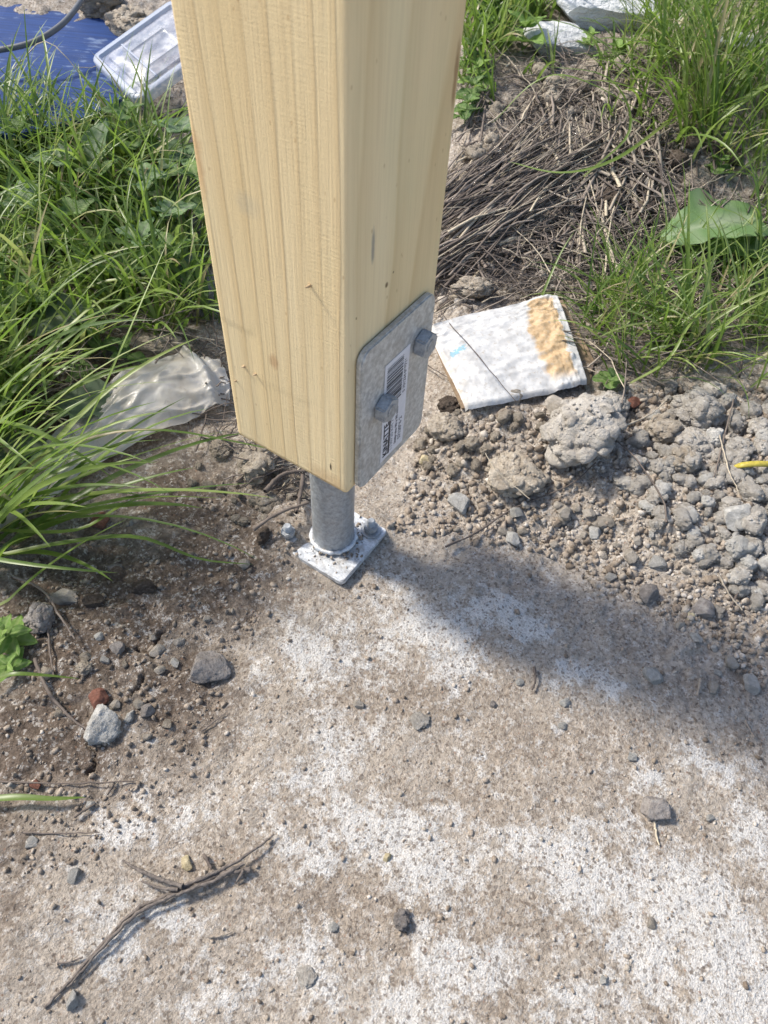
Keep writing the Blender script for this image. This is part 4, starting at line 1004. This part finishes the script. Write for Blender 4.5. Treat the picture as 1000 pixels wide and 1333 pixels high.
# ------------------------------------------------------------------ the post
post = empty('fence_post', (0, 0, 0)); tag(post, 'square pale timber post bolted to a galvanised steel foot', 'post')
def box_me(x0, x1, y0, y1, z0, z1, bev=0., seg=2, name='box'):
    bm = bmesh.new(); bmesh.ops.create_cube(bm, size=1)
    for v in bm.verts: v.co = Vector((x0+(x1-x0)*(v.co.x+.5), y0+(y1-y0)*(v.co.y+.5), z0+(z1-z0)*(v.co.z+.5)))
    if bev: bmesh.ops.bevel(bm, geom=list(bm.edges), offset=bev, segments=seg, affect='EDGES', profile=.6)
    me = bpy.data.meshes.new(name); bm.to_mesh(me); bm.free()
    return me
def timber():
    # lattice body so that edges wander a little and the saw step is real relief
    W = .045; zs = np.concatenate([np.linspace(.1344, .46, 150), np.linspace(.47, 1.62, 60)]); r = .0022
    prof = []
    def arc(cx, cy, a0):
        return [(cx+r*math.cos(a0+k*math.pi/8), cy+r*math.sin(a0+k*math.pi/8)) for k in range(5)]
    m = 24; sides = []
    c = W-r
    ring = arc(-c, -c, math.pi)+[(-c+2*c*k/m, -W) for k in range(1, m)]+arc(c, -c, -math.pi/2)+[(W, -c+2*c*k/m) for k in range(1, m)] \
        + arc(c, c, 0)+[(c-2*c*k/m, W) for k in range(1, m)]+arc(-c, c, math.pi/2)+[(-W, c-2*c*k/m) for k in range(1, m)]
    ring = np.array(ring); n = len(ring); V = []
    for z in zs:
        q = ring.copy()
        d = .0004*fbm(ring[:, 0]*9+z*3, ring[:, 1]*9-z*5, 1.3, 2, 44)
        q = q*(1+d[:, None]*8)
        # shallow saw-cut step near the lower left of the front face
        fr = (ring[:, 1] < -.0445) & (ring[:, 0] < -.020)
        q[fr, 1] += .0004*(z < .2282-(ring[fr, 0]+.045)*.0)
        fr2 = (ring[:, 1] < -.0445) & (ring[:, 0] > -.022) & (ring[:, 0] < .022)
        q[fr2, 1] += .0002*(z < .1935+(ring[fr2, 0]+.02)*.06)
        if z < .138: q *= 1-(.138-z)*.25
        V += [(a, b, z) for a, b in q]
    i = np.arange(len(zs)-1)[:, None]*n; j = np.arange(n)[None]; j2 = (j+1) % n
    Q = np.stack([i+j, i+j2, i+n+j2, i+n+j], -1).reshape(-1, 4)
    faces = Q.tolist()+[list(range(n))[::-1], [(len(zs)-1)*n+k for k in range(n)]]
    me = mesh_from('timber', V, faces=faces)
    link('timber', me, M_wood, post)
timber()
def cyl(r, z0, z1, n=48, cap=True, rough=0, r2=None):
    th = np.arange(n)*2*math.pi/n; V = []; zs = [z0, z1] if not rough else list(np.linspace(z0, z1, 24)); m = len(zs)
    for k, z in enumerate(zs):
        rr = r+((r2 if r2 is not None else r)-r)*k/(m-1)
        rr = rr+rough*np.array([fbm(np.array([math.cos(t)*3]), np.array([math.sin(t)*3+z*160]), 1.5, 2, 3)[0] for t in th]) if rough else np.full(n, rr)
        V += [(a*math.cos(t), a*math.sin(t), z) for a, t in zip(rr, th)]
    F_ = [(k*n+i, k*n+(i+1) % n, (k+1)*n+(i+1) % n, (k+1)*n+i) for k in range(m-1) for i in range(n)]
    if cap: F_ += [list(range(n))[::-1], [(m-1)*n+i for i in range(n)]]
    return V, F_
def me_smooth_angle(me, ang=40):
    me.polygons.foreach_set('use_smooth', np.ones(len(me.polygons), bool))
    me.set_sharp_from_angle(angle=math.radians(ang))
V, F_ = cyl(.0168, .005, .139, rough=.00025); me = mesh_from('tube', V, faces=F_); me_smooth_angle(me)
link('tube', me, M_zinct, post)
# weld bead between tube and base plate
bm = bmesh.new(); n, k = 56, 8; rr = np.random.default_rng(2)
ringv = []
for i in range(n):
    t = 2*math.pi*i/n; w = .0022+.0003*math.sin(i*1.9)+rr.normal()*.00025; row = []
    for j in range(k):
        a = 2*math.pi*j/k; rad = .0178+w*math.cos(a); row.append(bm.verts.new((rad*math.cos(t), rad*math.sin(t), .0085+w*.9*math.sin(a))))
    ringv.append(row)
for i in range(n):
    for j in range(k): bm.faces.new([ringv[i][j], ringv[(i+1) % n][j], ringv[(i+1) % n][(j+1) % k], ringv[i][(j+1) % k]])
me = bpy.data.meshes.new('weld_seam'); bm.to_mesh(me); bm.free(); me_smooth_angle(me, 80); link('weld_seam', me, M_zincp, post)
# base plate with rounded corners
def rounded_plate(w, h, r, t, bev=.0006):
    bm = bmesh.new(); pts = []
    for sx, sy, a0 in ((1, 1, 0), (-1, 1, 90), (-1, -1, 180), (1, -1, 270)):
        for k in range(7):
            a = math.radians(a0+k*15); pts.append((sx*(w/2-r)+r*math.cos(a), sy*(h/2-r)+r*math.sin(a)))
    vs_ = [bm.verts.new((x, y, 0)) for x, y in pts]; f = bm.faces.new(vs_)
    ex = bmesh.ops.extrude_face_region(bm, geom=[f]); bmesh.ops.translate(bm, vec=(0, 0, t), verts=[v for v in ex['geom'] if isinstance(v, bmesh.types.BMVert)])
    bmesh.ops.recalc_face_normals(bm, faces=bm.faces)
    ed = [e for e in bm.edges if len(e.link_faces) == 2 and e.calc_face_angle(0) > 1.2]
    bmesh.ops.bevel(bm, geom=ed, offset=bev, segments=2, affect='EDGES')
    me = bpy.data.meshes.new('plate'); bm.to_mesh(me); bm.free(); me_smooth_angle(me, 50); return me
bp = link('base_plate', rounded_plate(.0645, .0645, .004, .0052), M_zincp, post, (0, 0, .0008))
# anchor nuts
def nut(x, y, z, tilt=0., sunk=False):
    bm = bmesh.new()
    bmesh.ops.create_cone(bm, segments=6, radius1=.0062, radius2=.0062, depth=.006, cap_ends=True)
    bmesh.ops.bevel(bm, geom=list(bm.edges), offset=.0007, segments=2, affect='EDGES')
    me = bpy.data.meshes.new('anchor_nut'); bm.to_mesh(me); bm.free(); me_smooth_angle(me, 35)
    o = link('anchor_nut', me, M_zincb, post, (x, y, z+.0048)); o.rotation_euler = (tilt, 0, .4)
    V, F_ = cyl(.0085, -.0045, -.003, 32); w = link('washer', mesh_from('washer', V, faces=F_, smooth=False), M_zincb, o)
    V = []; F_ = []; n = 24; th = np.arange(n)*2*math.pi/n; m = 14
    for k in range(m):
        r_ = .0032+(.00025 if k % 2 else -.0002)
        if k == m-1: r_ = .0024
        V += [(r_*math.cos(t), r_*math.sin(t), .002+.0072*k/(m-1)) for t in th]
    F_ = [(k*n+i, k*n+(i+1) % n, (k+1)*n+(i+1) % n, (k+1)*n+i) for k in range(m-1) for i in range(n)]+[[(m-1)*n+i for i in range(n)]]
    me = mesh_from('threaded_end', V, faces=F_); me_smooth_angle(me, 35); link('threaded_end', me, M_zincb, o)
nut(.0212, .0232, .0060); nut(-.0290, -.0222, .0092, .05)
Vs = []; Ts = []; V1, T1 = _ico[1]
for k in range(150):
    a = rng.uniform(0, 6.28); d = .019+abs(rng.normal())*.005 if k < 95 else rng.uniform(.019, .04)
    x, y = d*math.cos(a), d*math.sin(a)
    if max(abs(x), abs(y)) > .031: continue
    r = .0004+.0013*rng.random()**2; Vs.append(V1*(1+.3*rng.normal(size=(12, 1)).clip(-1.5, 1.5))*r*rng.uniform(.6, 1.3, 3)+np.array([x, y, .0062+(.0015 if d < .023 else 0)])); Ts.append(T1+12*(len(Ts)))
tag(link('soil_crumbs', mesh_from('soil_crumbs', np.concatenate(Vs), tris=np.concatenate(Ts), smooth=False), M_crumb), 'brown soil crumbs strewn on the steel base plate', 'gravel', kind='stuff')
# side plate
sp = link('side_plate', rounded_plate(.109, .0755, .008, .0042, .0008), M_zinc, post)
sp.rotation_euler = (0, math.pi/2, 0); sp.location = (.0454, .0000, .1862)
sp.rotation_euler = Matrix(((0, 0, 1), (0, 1, 0), (-1, 0, 0))).to_euler()
# a folded lip of the bracket, seen in the gap between plate and timber at the bottom
link('bracket_floor', box_me(-.010, .0470, -.030, .030, .1300, .1342, .0008), M_zinc, post)
def bolt(y, z, rot):
    bm = bmesh.new(); bmesh.ops.create_cone(bm, segments=6, radius1=.0090, radius2=.0090, depth=.0075, cap_ends=True)
    top = [e for e in bm.edges]; bmesh.ops.bevel(bm, geom=top, offset=.0009, segments=2, affect='EDGES')
    me = bpy.data.meshes.new('bolt_head'); bm.to_mesh(me); bm.free(); me_smooth_angle(me, 35)
    o = link('bolt', me, M_zincb, post); M = Matrix(((0, 0, 1), (0, 1, 0), (-1, 0, 0))).to_4x4() @ Matrix.Rotation(rot, 4, 'Z')
    o.rotation_euler = M.to_euler(); o.location = (.0534, y, z)
    V, F_ = cyl(.0042, .0037, .0041, 24); link('head_mark', mesh_from('head_mark', V, faces=F_, smooth=False), M_zincb, o)
bolt(-.0165, .1905, .52); bolt(.0235, .2125, .35)
# sticker with barcode and lettering
M_paper = plain('sticker_paper', (.74, .73, .76), .5, nsc=90, var=.12); M_ink = plain('ink', (.035, .034, .04), .6)
M_inkg = plain('faded_ink', (.22, .21, .23), .6)
X = .04975
st = link('sticker', box_me(X, X+.00015, -.0145, .0118, .1385, .2185), M_paper, post)
def bars():
    V = []; F_ = []; z = .2150; r = np.random.default_rng(42)
    while z > .1835:
        w = r.choice([.00035, .0007, .0011]); g = r.choice([.00035, .0006, .001])
        z1 = z-w; y0, y1 = -.0120, .0052
        k = len(V); x = X+.0003
        V += [(x, y0, z1), (x, y1, z1), (x, y1, z), (x, y0, z)]; F_.append((k, k+1, k+2, k+3)); z = z1-g
    return mesh_from('barcode', V, faces=F_, smooth=False)
link('barcode', bars(), M_ink, st)
def text(name, body, y, z, size, mat, bold=0., sx=1.):
    c = bpy.data.curves.new(name, 'FONT'); c.body = body; c.size = size; c.offset = bold; c.space_character = 1.0
    o = bpy.data.objects.new(name, c); col.objects.link(o)
    bpy.context.view_layer.update()
    dg = bpy.context.evaluated_depsgraph_get(); me = bpy.data.meshes.new_from_object(o.evaluated_get(dg)); bpy.data.objects.remove(o)
    # text x runs up (+z), text y points to -y
    Mx = Matrix(((0, 0, 1, X+.0003), (0, -1, 0, y), (sx, 0, 0, z), (0, 0, 0, 1)))
    me.transform(Mx); me.materials.clear(); q = link(name, me, mat, st); return q
text('lettering', 'KINATTE', -.0072, .1415, .0072, M_ink, .0002, 1.0)
V = [(X+.0003, -.0066, .1410), (X+.0003, -.0048, .1410), (X+.0003, -.0048, .1755), (X+.0003, -.0066, .1755)]
link('underline', mesh_from('underline', V, faces=[(0, 1, 2, 3)], smooth=False), M_ink, st)
text('lettering', '1130720 KM 7', -.0014, .1415, .0044, M_inkg, .0, 1.05)
text('lettering', 'Stolpesko 90 x 90 mm', .0030, .1440, .0033, M_inkg, .00015, 1.05)
text('lettering', '5713096 2', .0082, .1445, .0046, M_inkg, .00012, 1.0)
text('lettering', '5 701234 098716', .0092, .1840, .0036, M_inkg, .0001, 1.05)
# splinters on the front face
M_spl = plain('splinter', (.58, .42, .25), .7, var=.5)
for (x, z, L, lab) in ((.0222, .2759, .0028, 'brown splinter'), (-.031, .1985, .0007, None), (-.0395, .183, .0008, None), (-.022, .197, .0006, None)):
    pts = [(x, -.0440, z), (x+.0006, -.045-L*.5, z+.0006), (x-.0004, -.045-L, z+.0004)]
    o = tube_obj('splinter', pts, .0011, .0005, M_spl, parent=post, n=5, sides=6, knob=.3, seed=int(L*1e4))

# ------------------------------------------------------------------ sheets: film, packet, board, lid
def coons(rows, nu, nv):
    """rows: list of control polylines (3D) stacked top to bottom; returns smooth grid"""
    R = np.array([smooth_path(r, nu) for r in rows]); cols_ = [smooth_path(R[:, i], nv) for i in range(nu)]
    return np.array(cols_).transpose(1, 0, 2)              # nv, nu, 3
def grid_faces(nv, nu):
    i = np.arange(nv*nu).reshape(nv, nu)
    return np.stack([i[:-1, :-1], i[:-1, 1:], i[1:, 1:], i[1:, :-1]], -1).reshape(-1, 4)
# milky plastic film
def film():
    top = [(-15, 655), (60, 595), (140, 518), (190, 487), (240, 470), (288, 482)]
    m1 = [(-5, 680), (70, 618), (150, 545), (205, 515), (255, 500), (298, 505)]
    m2 = [(0, 690), (70, 634), (150, 572), (205, 545), (255, 530), (302, 520)]
    bot = [(5, 700), (80, 648), (150, 600), (205, 575), (250, 553), (300, 535)]
    L = [[.003, .006, .008, .008, .007, .005], [.006, .010, .015, .018, .017, .010], [.006, .010, .014, .016, .014, .008], [.001, .002, .003, .003, .003, .002]]
    rows = [[P(u, v)*[1, 1, 0]+np.array([0, 0, macro(*P(u, v)[:2])+l+.004]) for (u, v), l in zip(r, l_)] for r, l_ in zip((top, m1, m2, bot), L)]
    nu, nv = 110, 60; g = coons(rows, nu, nv)
    U, Vv = np.meshgrid(np.linspace(0, 1, nu), np.linspace(0, 1, nv))
    r1 = 1-np.abs(perlin(U*5+Vv*2.0, Vv*2.2-U*2, 5))*2.6; r2 = 1-np.abs(perlin(U*11-Vv*5, Vv*4+U*4, 6))*2.6
    g[..., 2] += .0020*np.clip(r1, -.4, 1)+.0008*np.clip(r2, -.6, 1)+.0016*fbm(U, Vv, 5, 5, 8)+.0028*(1-np.abs(perlin(U*2.2+Vv*3.1, U*1.5-Vv*2.4, 77))*3).clip(-.2, 1)**2
    # a pulled fold near the post end
    g[..., 2] += .005*np.exp(-((U-.82-.12*Vv)/.025)**2)-.004*np.exp(-((U-.88-.12*Vv)/.03)**2)
    me = mesh_from('plastic_film', g.reshape(-1, 3), quads=grid_faces(nv, nu))
    m = NT('milky_film'); v = m.obj(); n = m.noise(v, 35, 4, .6); n2 = m.noise(v, 160, 4, .7)
    c = m.mix(m.rr(n, .35, .65), (.60, .55, .47), (.80, .78, .75)); c = m.mix(m.rr(n2, .6, .8, 0, .6), c, (.32, .26, .2))
    m.set('Base Color', c); m.set('Roughness', .26); m.set('Alpha', m.rr(n, .3, .7, .95, .75)); m.bump(n2, .0009, .8)
    tl = m.n('ShaderNodeBsdfTranslucent'); m.t.links.new(c, tl.inputs[0]); mx = m.n('ShaderNodeMixShader'); mx.inputs[0].default_value = .3
    m.t.links.new(m.b.outputs[0], mx.inputs[1]); m.t.links.new(tl.outputs[0], mx.inputs[2]); m.t.links.new(mx.outputs[0], m.out.inputs[0])
    o = link('plastic_film', me, m.m); tag(o, 'crumpled milky plastic film lying in the grass left of the post', 'plastic film')
film()
# stained packet
def packet():
    top = [(560, 424), (600, 412), (655, 400), (700, 388), (728, 384)]
    m1 = [(566, 446), (605, 436), (660, 425), (708, 412), (738, 408)]
    m2 = [(584, 482), (620, 474), (668, 464), (716, 452), (752, 446)]
    bot = [(607, 529), (640, 524), (690, 514), (735, 504), (768, 496)]
    zc = macro(*P(665, 455)[:2])
    pk = empty('paper_packet', (float(P(665, 455)[0]), float(P(665, 455)[1]), zc)); tag(pk, 'flattened white paper packet with brown stain on the soil behind the post', 'packet')
    def px(u, v, l):
        d = ray(u, v); z = zc+l
        t = (z-CAM[2])/d[2]; return CAM+t*d
    lifts = [[.014, .013, .015, .016, .019], [.012, .014, .014, .016, .017], [.009, .013, .012, .014, .012], [.005, .007, .006, .007, .006]]
    rows = [[px(u, v, l+.004) for (u, v), l in zip(r, ll)] for r, ll in zip((top, m1, m2, bot), lifts)]
    nu, nv = 120, 90; g = coons(rows, nu, nv)
    U, Vv = np.meshgrid(np.linspace(0, 1, nu), np.linspace(0, 1, nv))
    # torn notch on the left edge and ragged borders
    edge = .0035*perlin(Vv*9, Vv*0+1, 4)*(U < .02)
    wr = (1-np.abs(perlin(U*4+3, Vv*9+U*1.5, 11))*2.4)
    wr2 = (1-np.abs(perlin(U*9-Vv*3, Vv*15, 12))*2.4)
    strip = sstep(.55, .72, U)*(1-sstep(.90, .95, U))
    g[..., 2] += (.0007*np.clip(wr, -.5, 1)*sstep(-.5, .4, perlin(U*3, Vv*3, 31))+.0003*np.clip(wr2, -.5, 1)+.0022*fbm(U, Vv, 4, 6, 13, .62))*(1+strip*1.6)
    g[..., 2] -= .010*sstep(.975, 1, U)+.004*sstep(.98, 1., Vv)+.003*sstep(.03, 0, U)
    keep = g
    me = mesh_from('cover_sheet', keep.reshape(-1, 3), quads=grid_faces(nv, nu)); attr(me, 'pu', U); attr(me, 'pv', Vv)
    m = NT('packet_paper'); v = m.obj(); pu = m.at('pu'); pv = m.at('pv'); n = m.noise(v, 70, 4, .6); n2 = m.noise(v, 250, 4, .7)
    c = m.mix(m.rr(n, .35, .7), (.44, .435, .425), (.66, .655, .64))
    w = m.math('MULTIPLY', m.math('SUBTRACT', n, .5), .16)
    x = m.math('ADD', pu, w)
    inr = m.math('MULTIPLY', m.rr(x, .62, .66), m.rr(x, .895, .88))
    # stain runs down the right side; narrower at the top left, brown
    wid = m.math('MULTIPLY', m.rr(m.math('ADD', x, m.math('MULTIPLY', m.math('ABSOLUTE', m.math('SUBTRACT', pv, .45)), -.10)), .615, .645), m.rr(x, .905, .885))
    vert = m.math('MULTIPLY', m.rr(pv, .02, .06), m.rr(pv, .95, .88))
    c = m.mix(m.math('MULTIPLY', m.math('MULTIPLY', wid, vert), .95), c, m.mix(m.rr(n2, .35, .65), (.42, .27, .13), (.58, .42, .24)))
    # light blue print mark and specks of dirt
    bx = m.math('ABSOLUTE', m.math('SUBTRACT', m.math('ADD', pu, m.math('MULTIPLY', pv, .35)), .335)); by = m.math('ABSOLUTE', m.math('SUBTRACT', pv, .55))
    c = m.mix(m.math('MULTIPLY', m.math('MULTIPLY', m.math('LESS_THAN', m.math('ADD', m.math('ABSOLUTE', m.math('SUBTRACT', pu, .155)), w), .065), m.math('LESS_THAN', m.math('ABSOLUTE', m.math('SUBTRACT', m.math('ADD', pv, m.math('MULTIPLY', pu, .4)), .56)), m.rr(n2, .3, .7, .0, .045))), .8), c, (.16, .40, .52))
    c = m.mix(m.rr(n2, .56, .70, 0, .8), c, (.36, .31, .25))
    c = m.mix(m.math('MULTIPLY', m.rr(m.math('ADD', pu, m.math('MULTIPLY', w, 2.)), .10, .0), .3), c, (.4, .33, .24))
    m.set('Base Color', c); m.set('Roughness', .6); m.bump(n2, .0006, .8)
    child_world('cover_sheet', me, m.m, pk)
    # brown board under it, sticking out at the left and right
    b = [px(558, 426, .012), px(733, 388, .014), px(776, 470, .004), px(768, 498, .002), px(602, 529, .002), px(580, 480, .006)]
    b = np.array(b); b[:, 2] -= .002; c0 = b.mean(0)
    Vb = list(b)+list(b-np.array([0, 0, .0022])); nb = len(b)
    Fb = [list(range(nb)), [nb+i for i in range(nb)][::-1]]+[(i, i+nb, (i+1) % nb+nb, (i+1) % nb) for i in range(nb)]
    me = mesh_from('backing_card', Vb, faces=Fb, smooth=False)
    child_world('backing_card', me, plain('brown_card', (.36, .26, .17), .85, nsc=150, var=.4), pk)
packet()
# blue board
def board():
    z0 = float(macro(*P(100, 90)[:2]))+.012
    def px(u, v, l=0.):
        d = ray(u, v); t = (z0+l-CAM[2])/d[2]; return CAM+t*d
    pts = np.array([px(-70, -60), px(36, -2), px(156, 40), px(168, 122), px(120, 150), px(20, 175), px(-90, 175)])
    pts[:, 2] += np.array([.02, .02, .012, 0, 0, 0, 0])
    n = len(pts); V = list(pts)+list(pts-np.array([0, 0, .006]))
    bm = bmesh.new(); vs_ = [bm.verts.new(p) for p in V]
    bm.faces.new(vs_[:n]); bm.faces.new(vs_[n:][::-1])
    for i in range(n): bm.faces.new([vs_[i], vs_[i+n], vs_[(i+1) % n+n], vs_[(i+1) % n]])
    bmesh.ops.triangulate(bm, faces=[f for f in bm.faces if len(f.verts) > 4])
    bmesh.ops.recalc_face_normals(bm, faces=bm.faces)
    me = bpy.data.meshes.new('blue_board'); bm.to_mesh(me); bm.free()
    m = NT('scuffed_blue_paint'); v = m.obj()
    r = m.map(v, (1, 1, 1), rot=(0, 0, -AZR)); br = m.noise(m.map(r, (14, 260, 1)), 1., 4, .6); n1 = m.noise(v, 22, 5, .65); n2 = m.noise(m.map(r, (40, 130, 1)), 1., 4, .6)
    c = m.mix(m.rr(br, .3, .7), (.008, .03, .115), (.018, .058, .215))
    c = m.mix(m.rr(m.math('MULTIPLY', n1, n2), .31, .37, 0, .6), c, (.20, .28, .44))
    c = m.mix(m.rr(n1, .5, .75, 0, .3), c, (.12, .13, .18))
    m.set('Base Color', c); m.set('Roughness', .6); m.set('Specular IOR Level', .25); m.bump(br, .001, .5)
    tag(link('blue_board', me, m.m), 'scuffed dark blue painted board at the upper left corner', 'board')
board()
# translucent lid
def lid():
    base = P(170, 95); z0 = float(macro(base[0], base[1]))+.026
    def px(u, v, l=0.):
        d = ray(u, v); t = (z0+l-CAM[2])/d[2]; return CAM+t*d
    Lc, Bc = px(117, 76, .012), px(178, 133, 0); best = None
    for l_ in np.linspace(-.2, .2, 161):
        Tc = px(222, 3, float(l_)); q = abs((Bc-Lc)@(Tc-Lc))/np.linalg.norm(Tc-Lc)
        if best is None or q < best[0]: best = (q, Tc, l_)
    Tc = best[1]; print('lid', best[2], np.linalg.norm(Bc-Lc), np.linalg.norm(Tc-Lc))
    ex = Bc-Lc; ey = Tc-Lc
    w = np.linalg.norm(ex); ex /= w; ey = ey-(ey@ex)*ex; h = np.linalg.norm(ey)*1.05; ey /= np.linalg.norm(ey); ez = np.cross(ex, ey)
    if ez[2] < 0: ez = -ez
    e = empty('storage_box_lid', tuple(Lc)); tag(e, 'clear plastic storage box lid lying across the blue board', 'lid')
    M = Matrix((( ex[0], ey[0], ez[0], 0), (ex[1], ey[1], ez[1], 0), (ex[2], ey[2], ez[2], 0), (0, 0, 0, 1)))
    m = NT('clear_plastic'); v = m.obj(); n = m.noise(v, 40, 4, .6); n2 = m.noise(v, 200, 3, .6)
    m.set('Base Color', m.mix(m.rr(n, .4, .65), (.40, .45, .58), (.68, .70, .76))); m.set('Roughness', m.rr(n, .3, .7, .12, .35)); m.set('Transmission Weight', .25)
    m.set('Alpha', m.rr(n, .35, .65, .55, .85)); m.bump(n2, .0004, .5)
    m2 = NT('clear_plastic_edge'); m2.set('Base Color', (.50, .55, .66)); m2.set('Roughness', .2); m2.set('Alpha', .68)
    def rr_ring(w_, h_, r, x0=0, y0=0):
        out = []
        for cx, cy, a0 in ((w_-r, h_-r, 0), (r, h_-r, 90), (r, r, 180), (w_-r, r, 270)):
            for k in range(6):
                a = math.radians(a0+k*18); out.append((x0+cx+r*math.cos(a), y0+cy+r*math.sin(a)))
        return out
    def loft(name, rings, mat, capb=False):
        n_ = len(rings[0]); V = [p for r_ in rings for p in r_]
        F_ = [(k*n_+i, k*n_+(i+1) % n_, (k+1)*n_+(i+1) % n_, (k+1)*n_+i) for k in range(len(rings)-1) for i in range(n_)]
        if capb: F_.append([(len(rings)-1)*n_+i for i in range(n_)])
        me = mesh_from(name, V, faces=F_); me_smooth_angle(me, 50); me.transform(M); return link(name, me, mat, e)
    q = lambda ins, z: [(x, y, z) for x, y in rr_ring(w-2*ins, h-2*ins, max(.012-ins, .004), ins, ins)]
    loft('rim', [q(0, -.010), q(0, 0), q(.0015, .0015), q(.008, .0015), q(.010, -.002)], m2.m)
    loft('top_panel', [q(.010, -.002), q(.016, -.002), q(.0175, .0008), q(.036, .0008), q(.0372, .0022), q(.0385, .0008), q(.042, .0008)], m.m, True)
    for k in (.3,):
        me = box_me(w*.14, w*.86, h*k, h*k+.002, -.001, .0022, .0005); me.transform(M); link('rib', me, m2.m, e)
lid()
# grey cable over the board
cz = float(macro(*P(60, 50)[:2]))
def pz(u, v, l):
    d = ray(u, v); t = (cz+l-CAM[2])/d[2]; return CAM+t*d
tube_obj('cable', [pz(-40, 70, .03), pz(0, 65, .035), pz(40, 56, .04), pz(70, 40, .045), pz(92, 20, .05), pz(112, -10, .055), pz(125, -40, .05)], .0034, .0034,
         plain('cable_sheath', (.13, .135, .145), .55, var=.15), n=30, sides=12, knob=0, label='grey cable curving over the blue board', cat='cable')
# yellow strip
def strip():
    pts = px_path([(955, 608), (967, 606), (985, 607), (1010, 605)], [.006, .011, .008, .011]); pts = smooth_path(pts, 20)
    s_ = np.array([-SA, CA, 0])*.0022; V = []
    for i, p in enumerate(pts):
        w = .35+.65*min(1, i/5); V += [p-s_*w, p+s_*w+np.array([0, 0, .001]), p+s_*w-np.array([0, 0, .0006]), p-s_*w-np.array([0, 0, .0016])]
    n_ = len(pts); F_ = [(i*4+j, i*4+(j+1) % 4, i*4+4+(j+1) % 4, i*4+4+j) for i in range(n_-1) for j in range(4)]+[(3, 2, 1, 0), ((n_-1)*4, (n_-1)*4+1, (n_-1)*4+2, (n_-1)*4+3)]
    tag(link('plastic_strip', mesh_from('plastic_strip', V, faces=F_), plain('yellow_plastic', (.55, .45, .07), .5, nsc=300, var=.4)), 'yellow plastic strip between clods at the right edge', 'plastic strip')
strip()
